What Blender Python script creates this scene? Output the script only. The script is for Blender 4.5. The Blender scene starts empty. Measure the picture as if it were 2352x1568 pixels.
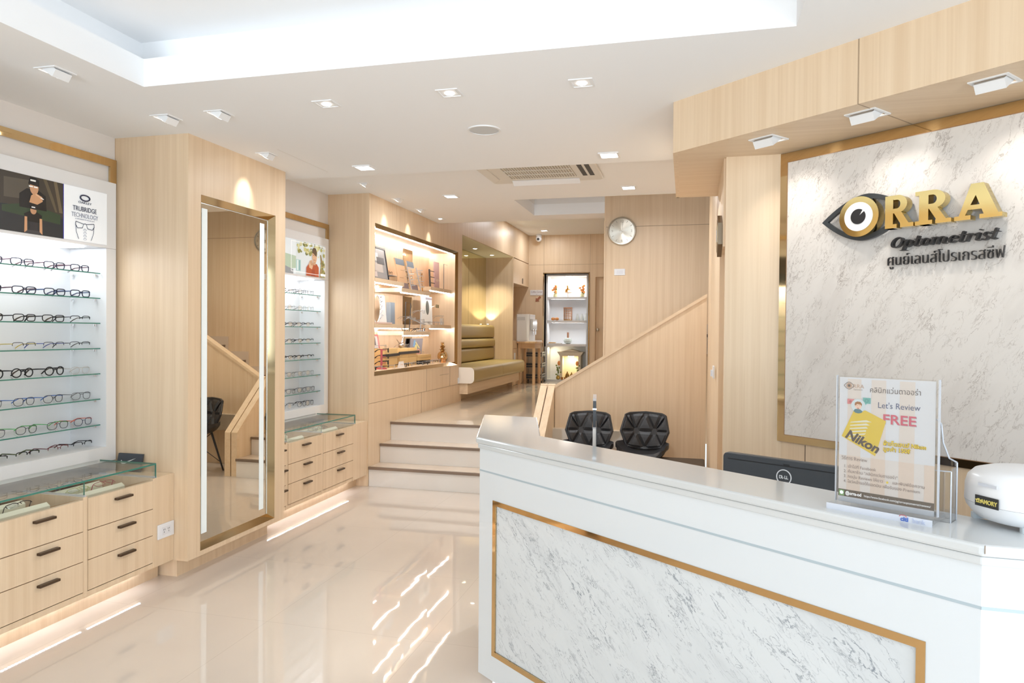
import bpy, math, random
from mathutils import Vector, Matrix
random.seed(7)
PI = math.pi
S = bpy.context.scene
COL = S.collection

# ------------------------------------------------------------------ camera, sky, exposure
cam = bpy.data.cameras.new('camera')
cam.sensor_width = 36.0
cam.lens = 36.0 * 1603.9 / 2352.0
cam.clip_start = 0.05
cam_o = bpy.data.objects.new('camera', cam)
COL.objects.link(cam_o)
_yaw, _pitch, _roll = math.radians(14.2164), math.radians(-0.7675), math.radians(0.4796)
_f = Vector((-math.sin(_yaw) * math.cos(_pitch), math.cos(_yaw) * math.cos(_pitch), math.sin(_pitch)))
_r = Vector((math.cos(_yaw), math.sin(_yaw), 0))
_u = _r.cross(_f)
_r2 = _r * math.cos(_roll) + _u * math.sin(_roll)
_u2 = _u * math.cos(_roll) - _r * math.sin(_roll)
_m = Matrix((_r2, _u2, -_f)).transposed().to_4x4()
_m.translation = (0, 0, 1.4)
cam_o.matrix_world = _m
S.camera = cam_o

S.view_settings.view_transform = 'Standard'
S.view_settings.look = 'None'
S.view_settings.gamma = 1.0
S.view_settings.use_curve_mapping = False
S.view_settings.exposure = 0.1

W = bpy.data.worlds.new('sky')
S.world = W
W.use_nodes = True
_bg = W.node_tree.nodes['Background']
_bg.inputs[0].default_value = (0.84, 0.93, 1.0, 1)
_bg.inputs[1].default_value = 1.1
try:
    S.cycles.max_bounces = 8
    S.cycles.diffuse_bounces = 5
    S.cycles.glossy_bounces = 4
    S.cycles.transmission_bounces = 4
    S.cycles.transparent_max_bounces = 12
    S.cycles.caustics_reflective = False
    S.cycles.caustics_refractive = False
    S.cycles.sample_clamp_indirect = 4.0
    S.cycles.use_denoising = True
    S.cycles.use_light_tree = True
except Exception:
    pass

def lamp_area(name, loc, rot, sx, sy, watts, color=(1, 1, 1), spread=PI, parent=None):
    l = bpy.data.lights.new(name, 'AREA')
    l.shape = 'RECTANGLE'; l.size = sx; l.size_y = sy
    l.energy = watts; l.color = color; l.spread = spread
    o = bpy.data.objects.new(name, l); COL.objects.link(o)
    o.location = loc; o.rotation_euler = rot
    if parent is not None: o.parent = parent
    return o

def lamp_spot(name, loc, target, watts, deg, blend=0.6, color=(1, .93, .84), parent=None, r=.02):
    l = bpy.data.lights.new(name, 'SPOT')
    l.energy = watts; l.spot_size = math.radians(deg); l.spot_blend = blend
    l.color = color; l.shadow_soft_size = r
    o = bpy.data.objects.new(name, l); COL.objects.link(o)
    d = Vector(target) - Vector(loc)
    o.rotation_euler = d.to_track_quat('-Z', 'Y').to_euler()
    o.location = loc
    if parent is not None:
        o.parent = parent
        o.location = Vector(loc) - parent.location
    return o

# daylight falling in through the open shop front behind the camera, then added fill lamps
lamp_area('shopfront_daylight', (-0.6, -3.15, 1.3), (PI / 2, 0, 0), 5.4, 2.4, 88, (.74, .88, 1.0))
lamp_area('ceiling_fill', (-2.2, -4.8, .10), (math.radians(114), 0, 0), 6.0, 1.4, 50, (.78, .90, 1.0), math.radians(44))  # added upward fill outside the front, there to brighten the ceiling

lamp_area('side_fill', (2.18, -.9, 1.35), (PI / 2, 0, PI / 2), 3.6, 1.9, 90, (.80, .91, 1.0))  # added fill from the right, brightening the left cabinets

# ------------------------------------------------------------------ materials
MATS = {}
def new_mat(name):
    m = bpy.data.materials.new(name); m.use_nodes = True
    nt = m.node_tree
    return m, nt, nt.nodes['Principled BSDF']

def plain(name, col, rough=.5, metal=0.0, emit=0.0, ecol=None, spec=.5, coat=0.0, bump=0.0, bscale=200):
    if name in MATS: return MATS[name]
    m, nt, b = new_mat(name)
    b.inputs['Base Color'].default_value = (*col, 1)
    b.inputs['Roughness'].default_value = rough
    b.inputs['Metallic'].default_value = metal
    b.inputs['Specular IOR Level'].default_value = spec
    if coat: b.inputs['Coat Weight'].default_value = coat
    if emit:
        b.inputs['Emission Color'].default_value = (*(ecol or col), 1)
        b.inputs['Emission Strength'].default_value = emit
    if bump:
        n = nt.nodes.new('ShaderNodeTexNoise'); n.inputs['Scale'].default_value = bscale
        g = nt.nodes.new('ShaderNodeNewGeometry')
        nt.links.new(g.outputs['Position'], n.inputs['Vector'])
        bp = nt.nodes.new('ShaderNodeBump'); bp.inputs['Strength'].default_value = bump
        bp.inputs['Distance'].default_value = .01
        nt.links.new(n.outputs['Fac'], bp.inputs['Height'])
        nt.links.new(bp.outputs['Normal'], b.inputs['Normal'])
    MATS[name] = m
    return m

def wood(name, axis, c1=(.785, .61, .425), c2=(.71, .53, .35), rough=.38, obj=False):
    if name in MATS: return MATS[name]
    m, nt, b = new_mat(name)
    L = nt.links.new
    if obj:
        g = nt.nodes.new('ShaderNodeTexCoord'); src = g.outputs['Object']
    else:
        g = nt.nodes.new('ShaderNodeNewGeometry'); src = g.outputs['Position']
    mp = nt.nodes.new('ShaderNodeMapping')
    sc = [26.0, 26.0, 26.0]; sc['xyz'.index(axis)] = .55
    mp.inputs['Scale'].default_value = sc
    L(src, mp.inputs['Vector'])
    n = nt.nodes.new('ShaderNodeTexNoise'); n.inputs['Scale'].default_value = 1.0
    n.inputs['Detail'].default_value = 5; n.inputs['Roughness'].default_value = .62
    n.inputs['Distortion'].default_value = .25
    L(mp.outputs['Vector'], n.inputs['Vector'])
    mp2 = nt.nodes.new('ShaderNodeMapping')
    sc2 = [150.0, 150.0, 150.0]; sc2['xyz'.index(axis)] = 2.2
    mp2.inputs['Scale'].default_value = sc2
    L(src, mp2.inputs['Vector'])
    n2 = nt.nodes.new('ShaderNodeTexNoise'); n2.inputs['Scale'].default_value = 1.0
    n2.inputs['Detail'].default_value = 3
    L(mp2.outputs['Vector'], n2.inputs['Vector'])
    mx = nt.nodes.new('ShaderNodeMath'); mx.operation = 'MULTIPLY_ADD'
    mx.inputs[1].default_value = .35; 
    L(n2.outputs['Fac'], mx.inputs[0]); L(n.outputs['Fac'], mx.inputs[2])
    r = nt.nodes.new('ShaderNodeValToRGB')
    r.color_ramp.elements[0].position = .50; r.color_ramp.elements[0].color = (*c2, 1)
    r.color_ramp.elements[1].position = .82; r.color_ramp.elements[1].color = (*c1, 1)
    L(mx.outputs[0], r.inputs['Fac'])
    L(r.outputs['Color'], b.inputs['Base Color'])
    b.inputs['Roughness'].default_value = rough
    b.inputs['Specular IOR Level'].default_value = .35
    MATS[name] = m
    return m

def marble(name, base, vein, rot, dens=.5, scale=1.0, rough=.12, spec=.5):
    """veined stone: thin broken dark threads, stretched along one direction of the slab"""
    if name in MATS: return MATS[name]
    m, nt, b = new_mat(name); L = nt.links.new
    tc = nt.nodes.new('ShaderNodeTexCoord')
    mp = nt.nodes.new('ShaderNodeMapping'); mp.inputs['Rotation'].default_value = (0, rot, 0)
    mp2 = nt.nodes.new('ShaderNodeMapping'); mp2.inputs['Scale'].default_value = (1.9 * scale, 5.0, 5.2 * scale)
    L(tc.outputs['Object'], mp.inputs['Vector']); L(mp.outputs['Vector'], mp2.inputs['Vector'])
    wn = nt.nodes.new('ShaderNodeTexNoise'); wn.inputs['Scale'].default_value = 2.5; wn.inputs['Detail'].default_value = 4
    L(mp2.outputs['Vector'], wn.inputs['Vector'])
    ad = nt.nodes.new('ShaderNodeVectorMath'); ad.operation = 'MULTIPLY_ADD'
    ad.inputs[1].default_value = (.85, .85, .85)
    L(wn.outputs['Color'], ad.inputs[0]); L(mp2.outputs['Vector'], ad.inputs[2])
    masks = []
    for k, (sc, wid, lo) in enumerate(((1.1, .011, .46), (2.7, .015, .48), (6.5, .026, .50))):
        n = nt.nodes.new('ShaderNodeTexNoise'); n.inputs['Scale'].default_value = sc
        n.inputs['Detail'].default_value = 8; n.inputs['Roughness'].default_value = .55
        L(ad.outputs[0], n.inputs['Vector'])
        s = nt.nodes.new('ShaderNodeMath'); s.operation = 'SUBTRACT'; s.inputs[1].default_value = .5
        L(n.outputs['Fac'], s.inputs[0])
        a = nt.nodes.new('ShaderNodeMath'); a.operation = 'ABSOLUTE'; L(s.outputs[0], a.inputs[0])
        r = nt.nodes.new('ShaderNodeMapRange'); r.interpolation_type = 'SMOOTHSTEP'
        r.inputs['From Min'].default_value = wid; r.inputs['From Max'].default_value = 0.0
        L(a.outputs[0], r.inputs['Value'])
        pn = nt.nodes.new('ShaderNodeTexNoise'); pn.inputs['Scale'].default_value = 1.3 + k * 1.1
        pn.inputs['Detail'].default_value = 3
        L(mp2.outputs['Vector'], pn.inputs['Vector'])
        pr = nt.nodes.new('ShaderNodeMapRange'); pr.inputs['From Min'].default_value = lo - .02; pr.inputs['From Max'].default_value = lo + .16
        L(pn.outputs['Fac'], pr.inputs['Value'])
        mu = nt.nodes.new('ShaderNodeMath'); mu.operation = 'MULTIPLY'
        L(r.outputs[0], mu.inputs[0]); L(pr.outputs[0], mu.inputs[1])
        masks.append(mu)
    a1 = nt.nodes.new('ShaderNodeMath'); a1.operation = 'MAXIMUM'; L(masks[0].outputs[0], a1.inputs[0]); L(masks[1].outputs[0], a1.inputs[1])
    a2 = nt.nodes.new('ShaderNodeMath'); a2.operation = 'MAXIMUM'; L(a1.outputs[0], a2.inputs[0]); L(masks[2].outputs[0], a2.inputs[1])
    cl = nt.nodes.new('ShaderNodeTexNoise'); cl.inputs['Scale'].default_value = .9; cl.inputs['Detail'].default_value = 5
    L(ad.outputs[0], cl.inputs['Vector'])
    cr = nt.nodes.new('ShaderNodeMapRange'); cr.inputs['From Min'].default_value = .45; cr.inputs['From Max'].default_value = .75
    cr.inputs['To Max'].default_value = .16
    L(cl.outputs['Fac'], cr.inputs['Value'])
    dm = nt.nodes.new('ShaderNodeMath'); dm.operation = 'MULTIPLY_ADD'; dm.inputs[1].default_value = dens; dm.use_clamp = True
    L(a2.outputs[0], dm.inputs[0]); L(cr.outputs[0], dm.inputs[2])
    mix = nt.nodes.new('ShaderNodeMix'); mix.data_type = 'RGBA'
    mix.inputs[6].default_value = (*base, 1); mix.inputs[7].default_value = (*vein, 1)
    L(dm.outputs[0], mix.inputs[0]); L(mix.outputs[2], b.inputs['Base Color'])
    b.inputs['Roughness'].default_value = rough; b.inputs['Specular IOR Level'].default_value = spec
    MATS[name] = m
    return m

def clear(name, tint, fac=.08, rough=.02, glos=(1, 1, 1)):
    """thin clear sheet: see-through with a light mirror-like sheen"""
    if name in MATS: return MATS[name]
    m = bpy.data.materials.new(name); m.use_nodes = True
    nt = m.node_tree; nt.nodes.clear(); L = nt.links.new
    o = nt.nodes.new('ShaderNodeOutputMaterial')
    t = nt.nodes.new('ShaderNodeBsdfTransparent'); t.inputs[0].default_value = (*tint, 1)
    g = nt.nodes.new('ShaderNodeBsdfGlossy'); g.inputs[0].default_value = (*glos, 1); g.inputs['Roughness'].default_value = rough
    lw = nt.nodes.new('ShaderNodeLayerWeight'); lw.inputs['Blend'].default_value = .25
    ma = nt.nodes.new('ShaderNodeMath'); ma.operation = 'MULTIPLY_ADD'; ma.inputs[1].default_value = .32; ma.inputs[2].default_value = fac; ma.use_clamp = True
    L(lw.outputs['Fresnel'], ma.inputs[0])
    mx = nt.nodes.new('ShaderNodeMixShader')
    L(ma.outputs[0], mx.inputs[0]); L(t.outputs[0], mx.inputs[1]); L(g.outputs[0], mx.inputs[2])
    L(mx.outputs[0], o.inputs[0])
    MATS[name] = m
    return m

def tiles(name, base, joint, size, rough, ox=0.0, oy=0.0):
    if name in MATS: return MATS[name]
    m, nt, b = new_mat(name); L = nt.links.new
    g = nt.nodes.new('ShaderNodeNewGeometry')
    mp = nt.nodes.new('ShaderNodeMapping'); mp.inputs['Location'].default_value = (ox, oy, 0)
    L(g.outputs['Position'], mp.inputs['Vector'])
    br = nt.nodes.new('ShaderNodeTexBrick')
    br.offset = 0; br.squash = 1
    br.inputs['Color1'].default_value = (*base, 1); br.inputs['Color2'].default_value = (*[c * .985 for c in base], 1)
    br.inputs['Mortar'].default_value = (*joint, 1)
    br.inputs['Scale'].default_value = 1.0; br.inputs['Mortar Size'].default_value = .0014
    br.inputs['Mortar Smooth'].default_value = .1
    br.inputs['Brick Width'].default_value = size; br.inputs['Row Height'].default_value = size
    L(mp.outputs['Vector'], br.inputs['Vector'])
    n = nt.nodes.new('ShaderNodeTexNoise'); n.inputs['Scale'].default_value = 1.3; n.inputs['Detail'].default_value = 6
    L(g.outputs['Position'], n.inputs['Vector'])
    hs = nt.nodes.new('ShaderNodeMapRange'); hs.inputs['From Min'].default_value = .3; hs.inputs['From Max'].default_value = .7
    hs.inputs['To Min'].default_value = .95; hs.inputs['To Max'].default_value = 1.03
    L(n.outputs['Fac'], hs.inputs['Value'])
    mx = nt.nodes.new('ShaderNodeVectorMath'); mx.operation = 'SCALE'
    L(br.outputs['Color'], mx.inputs[0]); L(hs.outputs[0], mx.inputs['Scale'])
    L(mx.outputs[0], b.inputs['Base Color'])
    b.inputs['Roughness'].default_value = rough
    b.inputs['Specular IOR Level'].default_value = .6
    wv = nt.nodes.new('ShaderNodeTexNoise'); wv.inputs['Scale'].default_value = 5.0; wv.inputs['Detail'].default_value = 1
    L(g.outputs['Position'], wv.inputs['Vector'])
    bp = nt.nodes.new('ShaderNodeBump'); bp.inputs['Strength'].default_value = .05; bp.inputs['Distance'].default_value = .01
    L(wv.outputs['Fac'], bp.inputs['Height']); L(bp.outputs['Normal'], b.inputs['Normal'])
    MATS[name] = m
    return m

WV = wood('oak_upright', 'z')
WX = wood('oak_cross', 'x')
WY = wood('oak_along', 'y')
WO = wood('oak_board', 'x', obj=True)
TABLE = wood('beech', 'z', (.72, .49, .29), (.58, .37, .20))
CEIL = plain('ceiling_paint', (.90, .90, .905), .9, spec=.1)
WHITE = plain('white_laminate', (.85, .85, .86), .35)
WPAINT = plain('white_paint', (.80, .78, .76), .7)
GLOSSW = plain('white_gloss', (.69, .73, .765), .12, spec=.5, coat=.3)
QUARTZ = plain('white_quartz', (.61, .63, .64), .08, spec=.6)
FLOOR = tiles('floor_tile', (.67, .585, .505), (.57, .49, .42), .8, .022, .35, .25)
FLOOR2 = tiles('hall_tile', (.66, .575, .465), (.54, .46, .37), .8, .03, .1, .0)
RISER = plain('riser_tile', (.80, .76, .715), .08, spec=.55)
TREAD = plain('tread_tile', (.66, .54, .43), .08, spec=.55)
NOSE = plain('nosing_metal', (.25, .19, .15), .3, .5)
MFRAME = plain('mirror_frame_steel', (.58, .45, .26), .08, 1.0)
GOLD = plain('gold_steel', (.66, .45, .22), .06, 1.0)
GOLD3 = plain('gold_letter_metal', (.88, .69, .30), .07, 1.0)
GOLD2 = plain('gold_mirror', (.70, .50, .26), .05, 1.0)
BRONZE = plain('bronze_mirror_steel', (.45, .33, .18), .08, 1.0)
MIRROR = plain('mirror_glass', (.72, .66, .55), .0, 1.0)
MIRROR2 = plain('tinted_mirror', (.80, .74, .50), .0, 1.0)
SHADOWGAP = plain('shadow_gap', (.22, .15, .10), .6)
BLACK = plain('black_leather', (.022, .022, .025), .38, spec=.45, bump=.15, bscale=260)
BLACKP = plain('black_plastic', (.03, .032, .036), .4)
DARKG = plain('dark_grey_plastic', (.055, .062, .072), .42)
BLACKM = plain('black_acrylic', (.018, .018, .02), .3)
EYEB = plain('charcoal_acrylic', (.035, .04, .045), .35)
CHROME = plain('chrome', (.8, .8, .82), .12, 1.0)
STEEL = plain('brushed_steel', (.62, .60, .55), .28, .9)
GLASSC = clear('clear_glass', (.97, .985, .98), .03)
GLASSE = plain('glass_edge', (.05, .22, .17), .15, spec=.6)
ACRYL = clear('clear_acrylic', (.93, .94, .95), .06)
ACRYLE = plain('acrylic_edge', (.50, .52, .56), .2)
LENS = clear('clear_lens', (.96, .97, .97), .05)
LENSD = plain('dark_lens', (.02, .018, .016), .06)
LEDW = plain('led_white', (1, 1, 1), .4, emit=9.0, ecol=(.93, .96, 1.0))
LEDB = plain('led_dots', (1, 1, 1), .4, emit=32.0, ecol=(.86, .91, 1.0))
PANEL = plain('lamp_panel', (1, 1, 1), .4, emit=8.0, ecol=(.93, .96, 1.0))
BULB = plain('lamp_bulb', (1, 1, 1), .4, emit=9.0, ecol=(1, .95, .86))
FROST = plain('frosted_light_band', (.80, .86, .86), .5, emit=.16, ecol=(.85, .93, .95))
OLIVE = plain('olive_leather', (.40, .30, .115), .38, spec=.5, bump=.12, bscale=120)
CREAMV = plain('cream_vinyl', (.82, .76, .68), .4)
TRAYM = plain('cream_tray', (.80, .78, .62), .6)
HANDLE = plain('bronze_handle', (.10, .068, .045), .35, .7)

# ------------------------------------------------------------------ mesh builder
class G:
    def __init__(s): s.v = []; s.f = []; s.m = []; s.cur = 0
    def add(s, vs, fs):
        n = len(s.v); s.v += [tuple(p) for p in vs]
        for f in fs: s.f.append(tuple(n + i for i in f)); s.m.append(s.cur)
        return s
    def mat(s, i): s.cur = i; return s
    def box(s, x0, x1, y0, y1, z0, z1):
        x0, x1 = sorted((x0, x1)); y0, y1 = sorted((y0, y1)); z0, z1 = sorted((z0, z1))
        return s.add([(x0, y0, z0), (x1, y0, z0), (x1, y1, z0), (x0, y1, z0), (x0, y0, z1), (x1, y0, z1), (x1, y1, z1), (x0, y1, z1)],
                     [(0, 3, 2, 1), (4, 5, 6, 7), (0, 1, 5, 4), (1, 2, 6, 5), (2, 3, 7, 6), (3, 0, 4, 7)])
    def rbox(s, x0, x1, y0, y1, z0, z1, r=.01, seg=3):
        """box with rounded upright edges"""
        pts = []
        for cx, cy, a0 in ((x1 - r, y1 - r, 0), (x0 + r, y1 - r, PI / 2), (x0 + r, y0 + r, PI), (x1 - r, y0 + r, 1.5 * PI)):
            for k in range(seg + 1):
                a = a0 + PI / 2 * k / seg
                pts.append((cx + r * math.cos(a), cy + r * math.sin(a)))
        return s.prism(pts, z0, z1)
    def prism(s, pts, z0, z1):
        n = len(pts)
        a = sum(pts[i][0] * pts[(i + 1) % n][1] - pts[(i + 1) % n][0] * pts[i][1] for i in range(n))
        if a < 0: pts = pts[::-1]
        return s.add([(x, y, z0) for x, y in pts] + [(x, y, z1) for x, y in pts],
                     [tuple(range(n - 1, -1, -1)), tuple(range(n, 2 * n))] + [(i, (i + 1) % n, n + (i + 1) % n, n + i) for i in range(n)])
    def slab(s, pts, y0, y1):
        """outline in x,z given thickness along y (y0 = front)"""
        n = len(pts)
        a = sum(pts[i][0] * pts[(i + 1) % n][1] - pts[(i + 1) % n][0] * pts[i][1] for i in range(n))
        if a < 0: pts = pts[::-1]
        y0, y1 = min(y0, y1), max(y0, y1)
        return s.add([(x, y0, z) for x, z in pts] + [(x, y1, z) for x, z in pts],
                     [tuple(range(n)), tuple(range(2 * n - 1, n - 1, -1))] + [((i + 1) % n, i, n + i, n + (i + 1) % n) for i in range(n)])
    def xslab(s, pts, x0, x1):
        """outline in y,z given thickness along x"""
        n = len(pts)
        a = sum(pts[i][0] * pts[(i + 1) % n][1] - pts[(i + 1) % n][0] * pts[i][1] for i in range(n))
        if a < 0: pts = pts[::-1]
        x0, x1 = min(x0, x1), max(x0, x1)
        return s.add([(x1, y, z) for y, z in pts] + [(x0, y, z) for y, z in pts],
                     [tuple(range(n)), tuple(range(2 * n - 1, n - 1, -1))] + [((i + 1) % n, i, n + i, n + (i + 1) % n) for i in range(n)])
    def band(s, outer, inner, y0, y1):
        """flat ring between two outlines with the same point count, in x,z"""
        n = len(outer); y0, y1 = min(y0, y1), max(y0, y1)
        vs = [(x, y0, z) for x, z in outer] + [(x, y0, z) for x, z in inner] + [(x, y1, z) for x, z in outer] + [(x, y1, z) for x, z in inner]
        fs = []
        for i in range(n):
            j = (i + 1) % n
            fs += [(i, j, n + j, n + i), (2 * n + j, 2 * n + i, 3 * n + i, 3 * n + j), (j, i, 2 * n + i, 2 * n + j), (n + i, n + j, 3 * n + j, 3 * n + i)]
        return s.add(vs, fs)
    def tube(s, pts, r, seg=6, closed=False, caps=True):
        pts = [Vector(p) for p in pts]; n = len(pts)
        rr = r if isinstance(r, (list, tuple)) else [r] * n
        rings = []; up = None
        for i in range(n):
            if closed: t = pts[(i + 1) % n] - pts[i - 1]
            else: t = pts[min(i + 1, n - 1)] - pts[max(i - 1, 0)]
            t = t.normalized() if t.length > 1e-9 else Vector((0, 0, 1))
            if up is None:
                up = Vector((0, 0, 1)) if abs(t.z) < .9 else Vector((0, 1, 0))
            a = t.cross(up)
            if a.length < 1e-4: a = t.cross(Vector((1, 0, 0)))
            a.normalize(); b = a.cross(t).normalized(); up = b
            rings.append([pts[i] + a * rr[i] * math.cos(2 * PI * k / seg) + b * rr[i] * math.sin(2 * PI * k / seg) for k in range(seg)])
        vs = [p for q in rings for p in q]; fs = []
        for i in range(n if closed else n - 1):
            j = (i + 1) % n
            for k in range(seg):
                l = (k + 1) % seg
                fs.append((i * seg + k, i * seg + l, j * seg + l, j * seg + k))
        if caps and not closed:
            fs.append(tuple(range(seg - 1, -1, -1))); fs.append(tuple((n - 1) * seg + k for k in range(seg)))
        return s.add(vs, fs)
    def lathe(s, prof, c=(0, 0, 0), seg=24, axis='z', cap=True):
        vs = []; fs = []
        for r, h in prof:
            for k in range(seg):
                a = 2 * PI * k / seg
                p = (r * math.cos(a), r * math.sin(a), h)
                if axis == 'y': p = (p[0], -p[2], p[1])
                if axis == 'x': p = (p[2], p[0], p[1])
                vs.append((c[0] + p[0], c[1] + p[1], c[2] + p[2]))
        n = len(prof)
        for i in range(n - 1):
            for k in range(seg):
                l = (k + 1) % seg
                fs.append((i * seg + k, i * seg + l, (i + 1) * seg + l, (i + 1) * seg + k))
        if cap:
            fs.append(tuple(range(seg - 1, -1, -1))); fs.append(tuple((n - 1) * seg + k for k in range(seg)))
        return s.add(vs, fs)
    def ball(s, c, r, seg=12, rings=8, sz=1.0, sx=1.0, sy=1.0):
        vs = []; fs = []
        for i in range(rings + 1):
            t = PI * i / rings
            for k in range(seg):
                a = 2 * PI * k / seg
                vs.append((c[0] + r * sx * math.sin(t) * math.cos(a), c[1] + r * sy * math.sin(t) * math.sin(a), c[2] + r * sz * math.cos(t)))
        for i in range(rings):
            for k in range(seg):
                l = (k + 1) % seg
                fs.append((i * seg + k, (i + 1) * seg + k, (i + 1) * seg + l, i * seg + l))
        return s.add(vs, fs)
    def quad(s, a, b, c, d): return s.add([a, b, c, d], [(0, 1, 2, 3)])
    def xform(s, M):
        s.v = [tuple(M @ Vector(p)) for p in s.v]; return s

def thing(name, label, cat, loc=(0, 0, 0), rz=0.0, group=None, rot=None, kind=None):
    o = bpy.data.objects.new(name, None); COL.objects.link(o)
    o.empty_display_size = .05
    o.location = loc
    o.rotation_euler = rot if rot else (0, 0, rz)
    o['label'] = label; o['category'] = cat
    if group: o['group'] = group
    if kind: o['kind'] = kind
    return o

def mk(name, g, mats, parent=None, org=None, smooth=False, bevel=0.0, label=None, fixn=False):
    """ONE mesh object; org: world point of the parent when g was drawn in world coordinates"""
    me = bpy.data.meshes.new(name)
    v = g.v
    if org is not None: v = [(p[0] - org[0], p[1] - org[1], p[2] - org[2]) for p in v]
    me.from_pydata(v, [], g.f)
    if not isinstance(mats, (list, tuple)): mats = [mats]
    for m in mats: me.materials.append(m)
    if len(mats) > 1: me.polygons.foreach_set('material_index', g.m)
    if smooth:
        me.polygons.foreach_set('use_smooth', [True] * len(me.polygons))
        try: me.set_sharp_from_angle(angle=math.radians(38))
        except Exception: pass
    me.update()
    o = bpy.data.objects.new(name, me); COL.objects.link(o)
    if parent is not None: o.parent = parent
    if label: o['label'] = label
    if bevel:
        b = o.modifiers.new('bevel', 'BEVEL'); b.width = bevel; b.segments = 2; b.limit_method = 'ANGLE'
    return o

def single(name, g, mats, label, cat, group=None, kind=None, **k):
    """a top-level thing that is one mesh; its origin is put at the middle of its base"""
    xs = [p[0] for p in g.v]; ys = [p[1] for p in g.v]; zs = [p[2] for p in g.v]
    c = ((min(xs) + max(xs)) / 2, (min(ys) + max(ys)) / 2, min(zs))
    o = mk(name, g, mats, org=c, **k)
    o.location = c
    o['label'] = label; o['category'] = cat
    if group: o['group'] = group
    if kind: o['kind'] = kind
    return o

def struct(name, g, mats, label, cat, **k):
    o = mk(name, g, mats, **k)
    o['label'] = label; o['category'] = cat; o['kind'] = 'structure'
    return o

def dup(root, loc, rz=None, label=None, group=None, rot=None):
    r = root.copy(); COL.objects.link(r); r.location = loc
    if rot is not None: r.rotation_euler = rot
    elif rz is not None: r.rotation_euler = (0, 0, rz)
    if label: r['label'] = label
    if group: r['group'] = group
    for ch in list(root.children):
        c = ch.copy(); COL.objects.link(c); c.parent = r
        for gch in ch.children:
            d = gch.copy(); COL.objects.link(d); d.parent = c
    return r

def text(name, body, size, mat, parent, loc, align='LEFT', ext=.0005, shear=0.0, off=0.0, sx=1.0, rz=0.0, label=None, spacing=1.0, rot=None):
    """lettering standing in the parent's x-z plane, read from -y"""
    c = bpy.data.curves.new(name, 'FONT')
    c.body = body; c.size = size; c.extrude = ext; c.align_x = align; c.shear = shear; c.offset = off
    c.space_character = spacing; c.resolution_u = 3
    c.materials.append(mat)
    oc = bpy.data.objects.new(name, c); COL.objects.link(oc)
    bpy.context.view_layer.update()
    me = bpy.data.meshes.new_from_object(oc.evaluated_get(bpy.context.evaluated_depsgraph_get()))
    bpy.data.objects.remove(oc); bpy.data.curves.remove(c)
    me.name = name
    if not me.materials: me.materials.append(mat)
    o = bpy.data.objects.new(name, me); COL.objects.link(o)
    o.parent = parent; o.location = loc; o.rotation_euler = rot if rot else (PI / 2, rz, 0)
    o.scale = (sx, 1, 1)
    if label: o['label'] = label
    return o

def circ(cx, cz, rx, rz, n=32, a0=0.0, a1=2 * PI, closed=True):
    k = n if closed else n - 1
    return [(cx + rx * math.cos(a0 + (a1 - a0) * i / k), cz + rz * math.sin(a0 + (a1 - a0) * i / k)) for i in range(n)]

# ================================================================== the setting
XB = -3.45
struct('floor', G().box(XB, 2.3, -3.3, 5.7815, -.1, 0).box(-1.20, 1.6, 5.782, 6.35, -.1, 0), FLOOR, 'glossy cream tiled floor of the front shop area', 'floor')
struct('floor_hall', G().box(XB, -.3, 6.272, 12.9, .36, .523), FLOOR2, 'glossy beige tiled floor of the raised hall behind the steps', 'floor')

struct('ground', G().box(-9, 9, -14, -3.31, -.2, -.1), plain('pavement_concrete', (.55, .54, .52), .9), 'pale pavement outside the open shop front', 'pavement')
# three entrance steps up to the hall
st = thing('entrance_steps', 'three wide cream steps with dark nosings leading up to the hall', 'steps', (-2.06, 5.782, 0), kind='structure')
o_ = tuple(st.location)
for k in range(3):
    y0 = 5.780 + .238 * k; z1 = .1743 * (k + 1)
    mk('riser', G().box(-2.788, -1.33, y0, y0 + .02, z1 - .1743, z1 - .022), RISER, st, o_)
    if k < 2:
        mk('tread', G().box(-2.788, -1.33, y0 + .012, y0 + .258, z1 - .022, z1), TREAD, st, o_)
    mk('nosing', G().box(-2.788, -1.33, y0 - .014, y0 + .012, z1 - .022, z1 + .0015), NOSE, st, o_)

# ceilings
g = G()
TX0, TX1, TY0, TY1 = -2.393, .356, -1.6, 2.653
g.box(XB, TX0, -3.3, 4.51, 2.49, 2.615); g.box(TX1, 2.3, -3.3, 4.51, 2.49, 2.615)
g.box(TX0, TX1, -3.3, TY0, 2.49, 2.615); g.box(TX0, TX1, TY1, 4.51, 2.49, 2.615)
g.box(XB, 2.3, 4.49, 4.51, 2.615, 2.70)
struct('ceiling', g, CEIL, 'white lowered ceiling over the front shop area', 'ceiling')
g = G(); d = .15
g.box(TX0 - d - .05, TX1 + d + .05, TY0 - d - .05, TY1 + d + .05, 2.76, 2.80)
for a in ((TX0 - d - .05, TX0 - d, TY0 - d, TY1 + d), (TX1 + d, TX1 + d + .05, TY0 - d, TY1 + d), (TX0 - d, TX1 + d, TY0 - d - .05, TY0 - d), (TX0 - d, TX1 + d, TY1 + d, TY1 + d + .05)):
    g.box(*a, 2.615, 2.76)
struct('ceiling_cove', g, CEIL, 'raised white tray ceiling with hidden cove lighting', 'ceiling')
cl = thing('cove_light_strip', 'hidden cold white light strip running round the tray ceiling cove', 'light', (-1.0, 2.72, 2.62))
o_ = tuple(cl.location)
for a in ((TX0 - .10, TX0 - .07, TY0, TY1), (TX1 + .07, TX1 + .10, TY0, TY1), (TX0, TX1, TY1 + .07, TY1 + .10), (TX0, TX1, TY0 - .10, TY0 - .07)):
    mk('strip', G().box(*a, 2.6155, 2.628), plain('cove_led', (1, 1, 1), .4, emit=.55, ecol=(.90, .96, 1.0)), cl, o_)
g = G()
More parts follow.
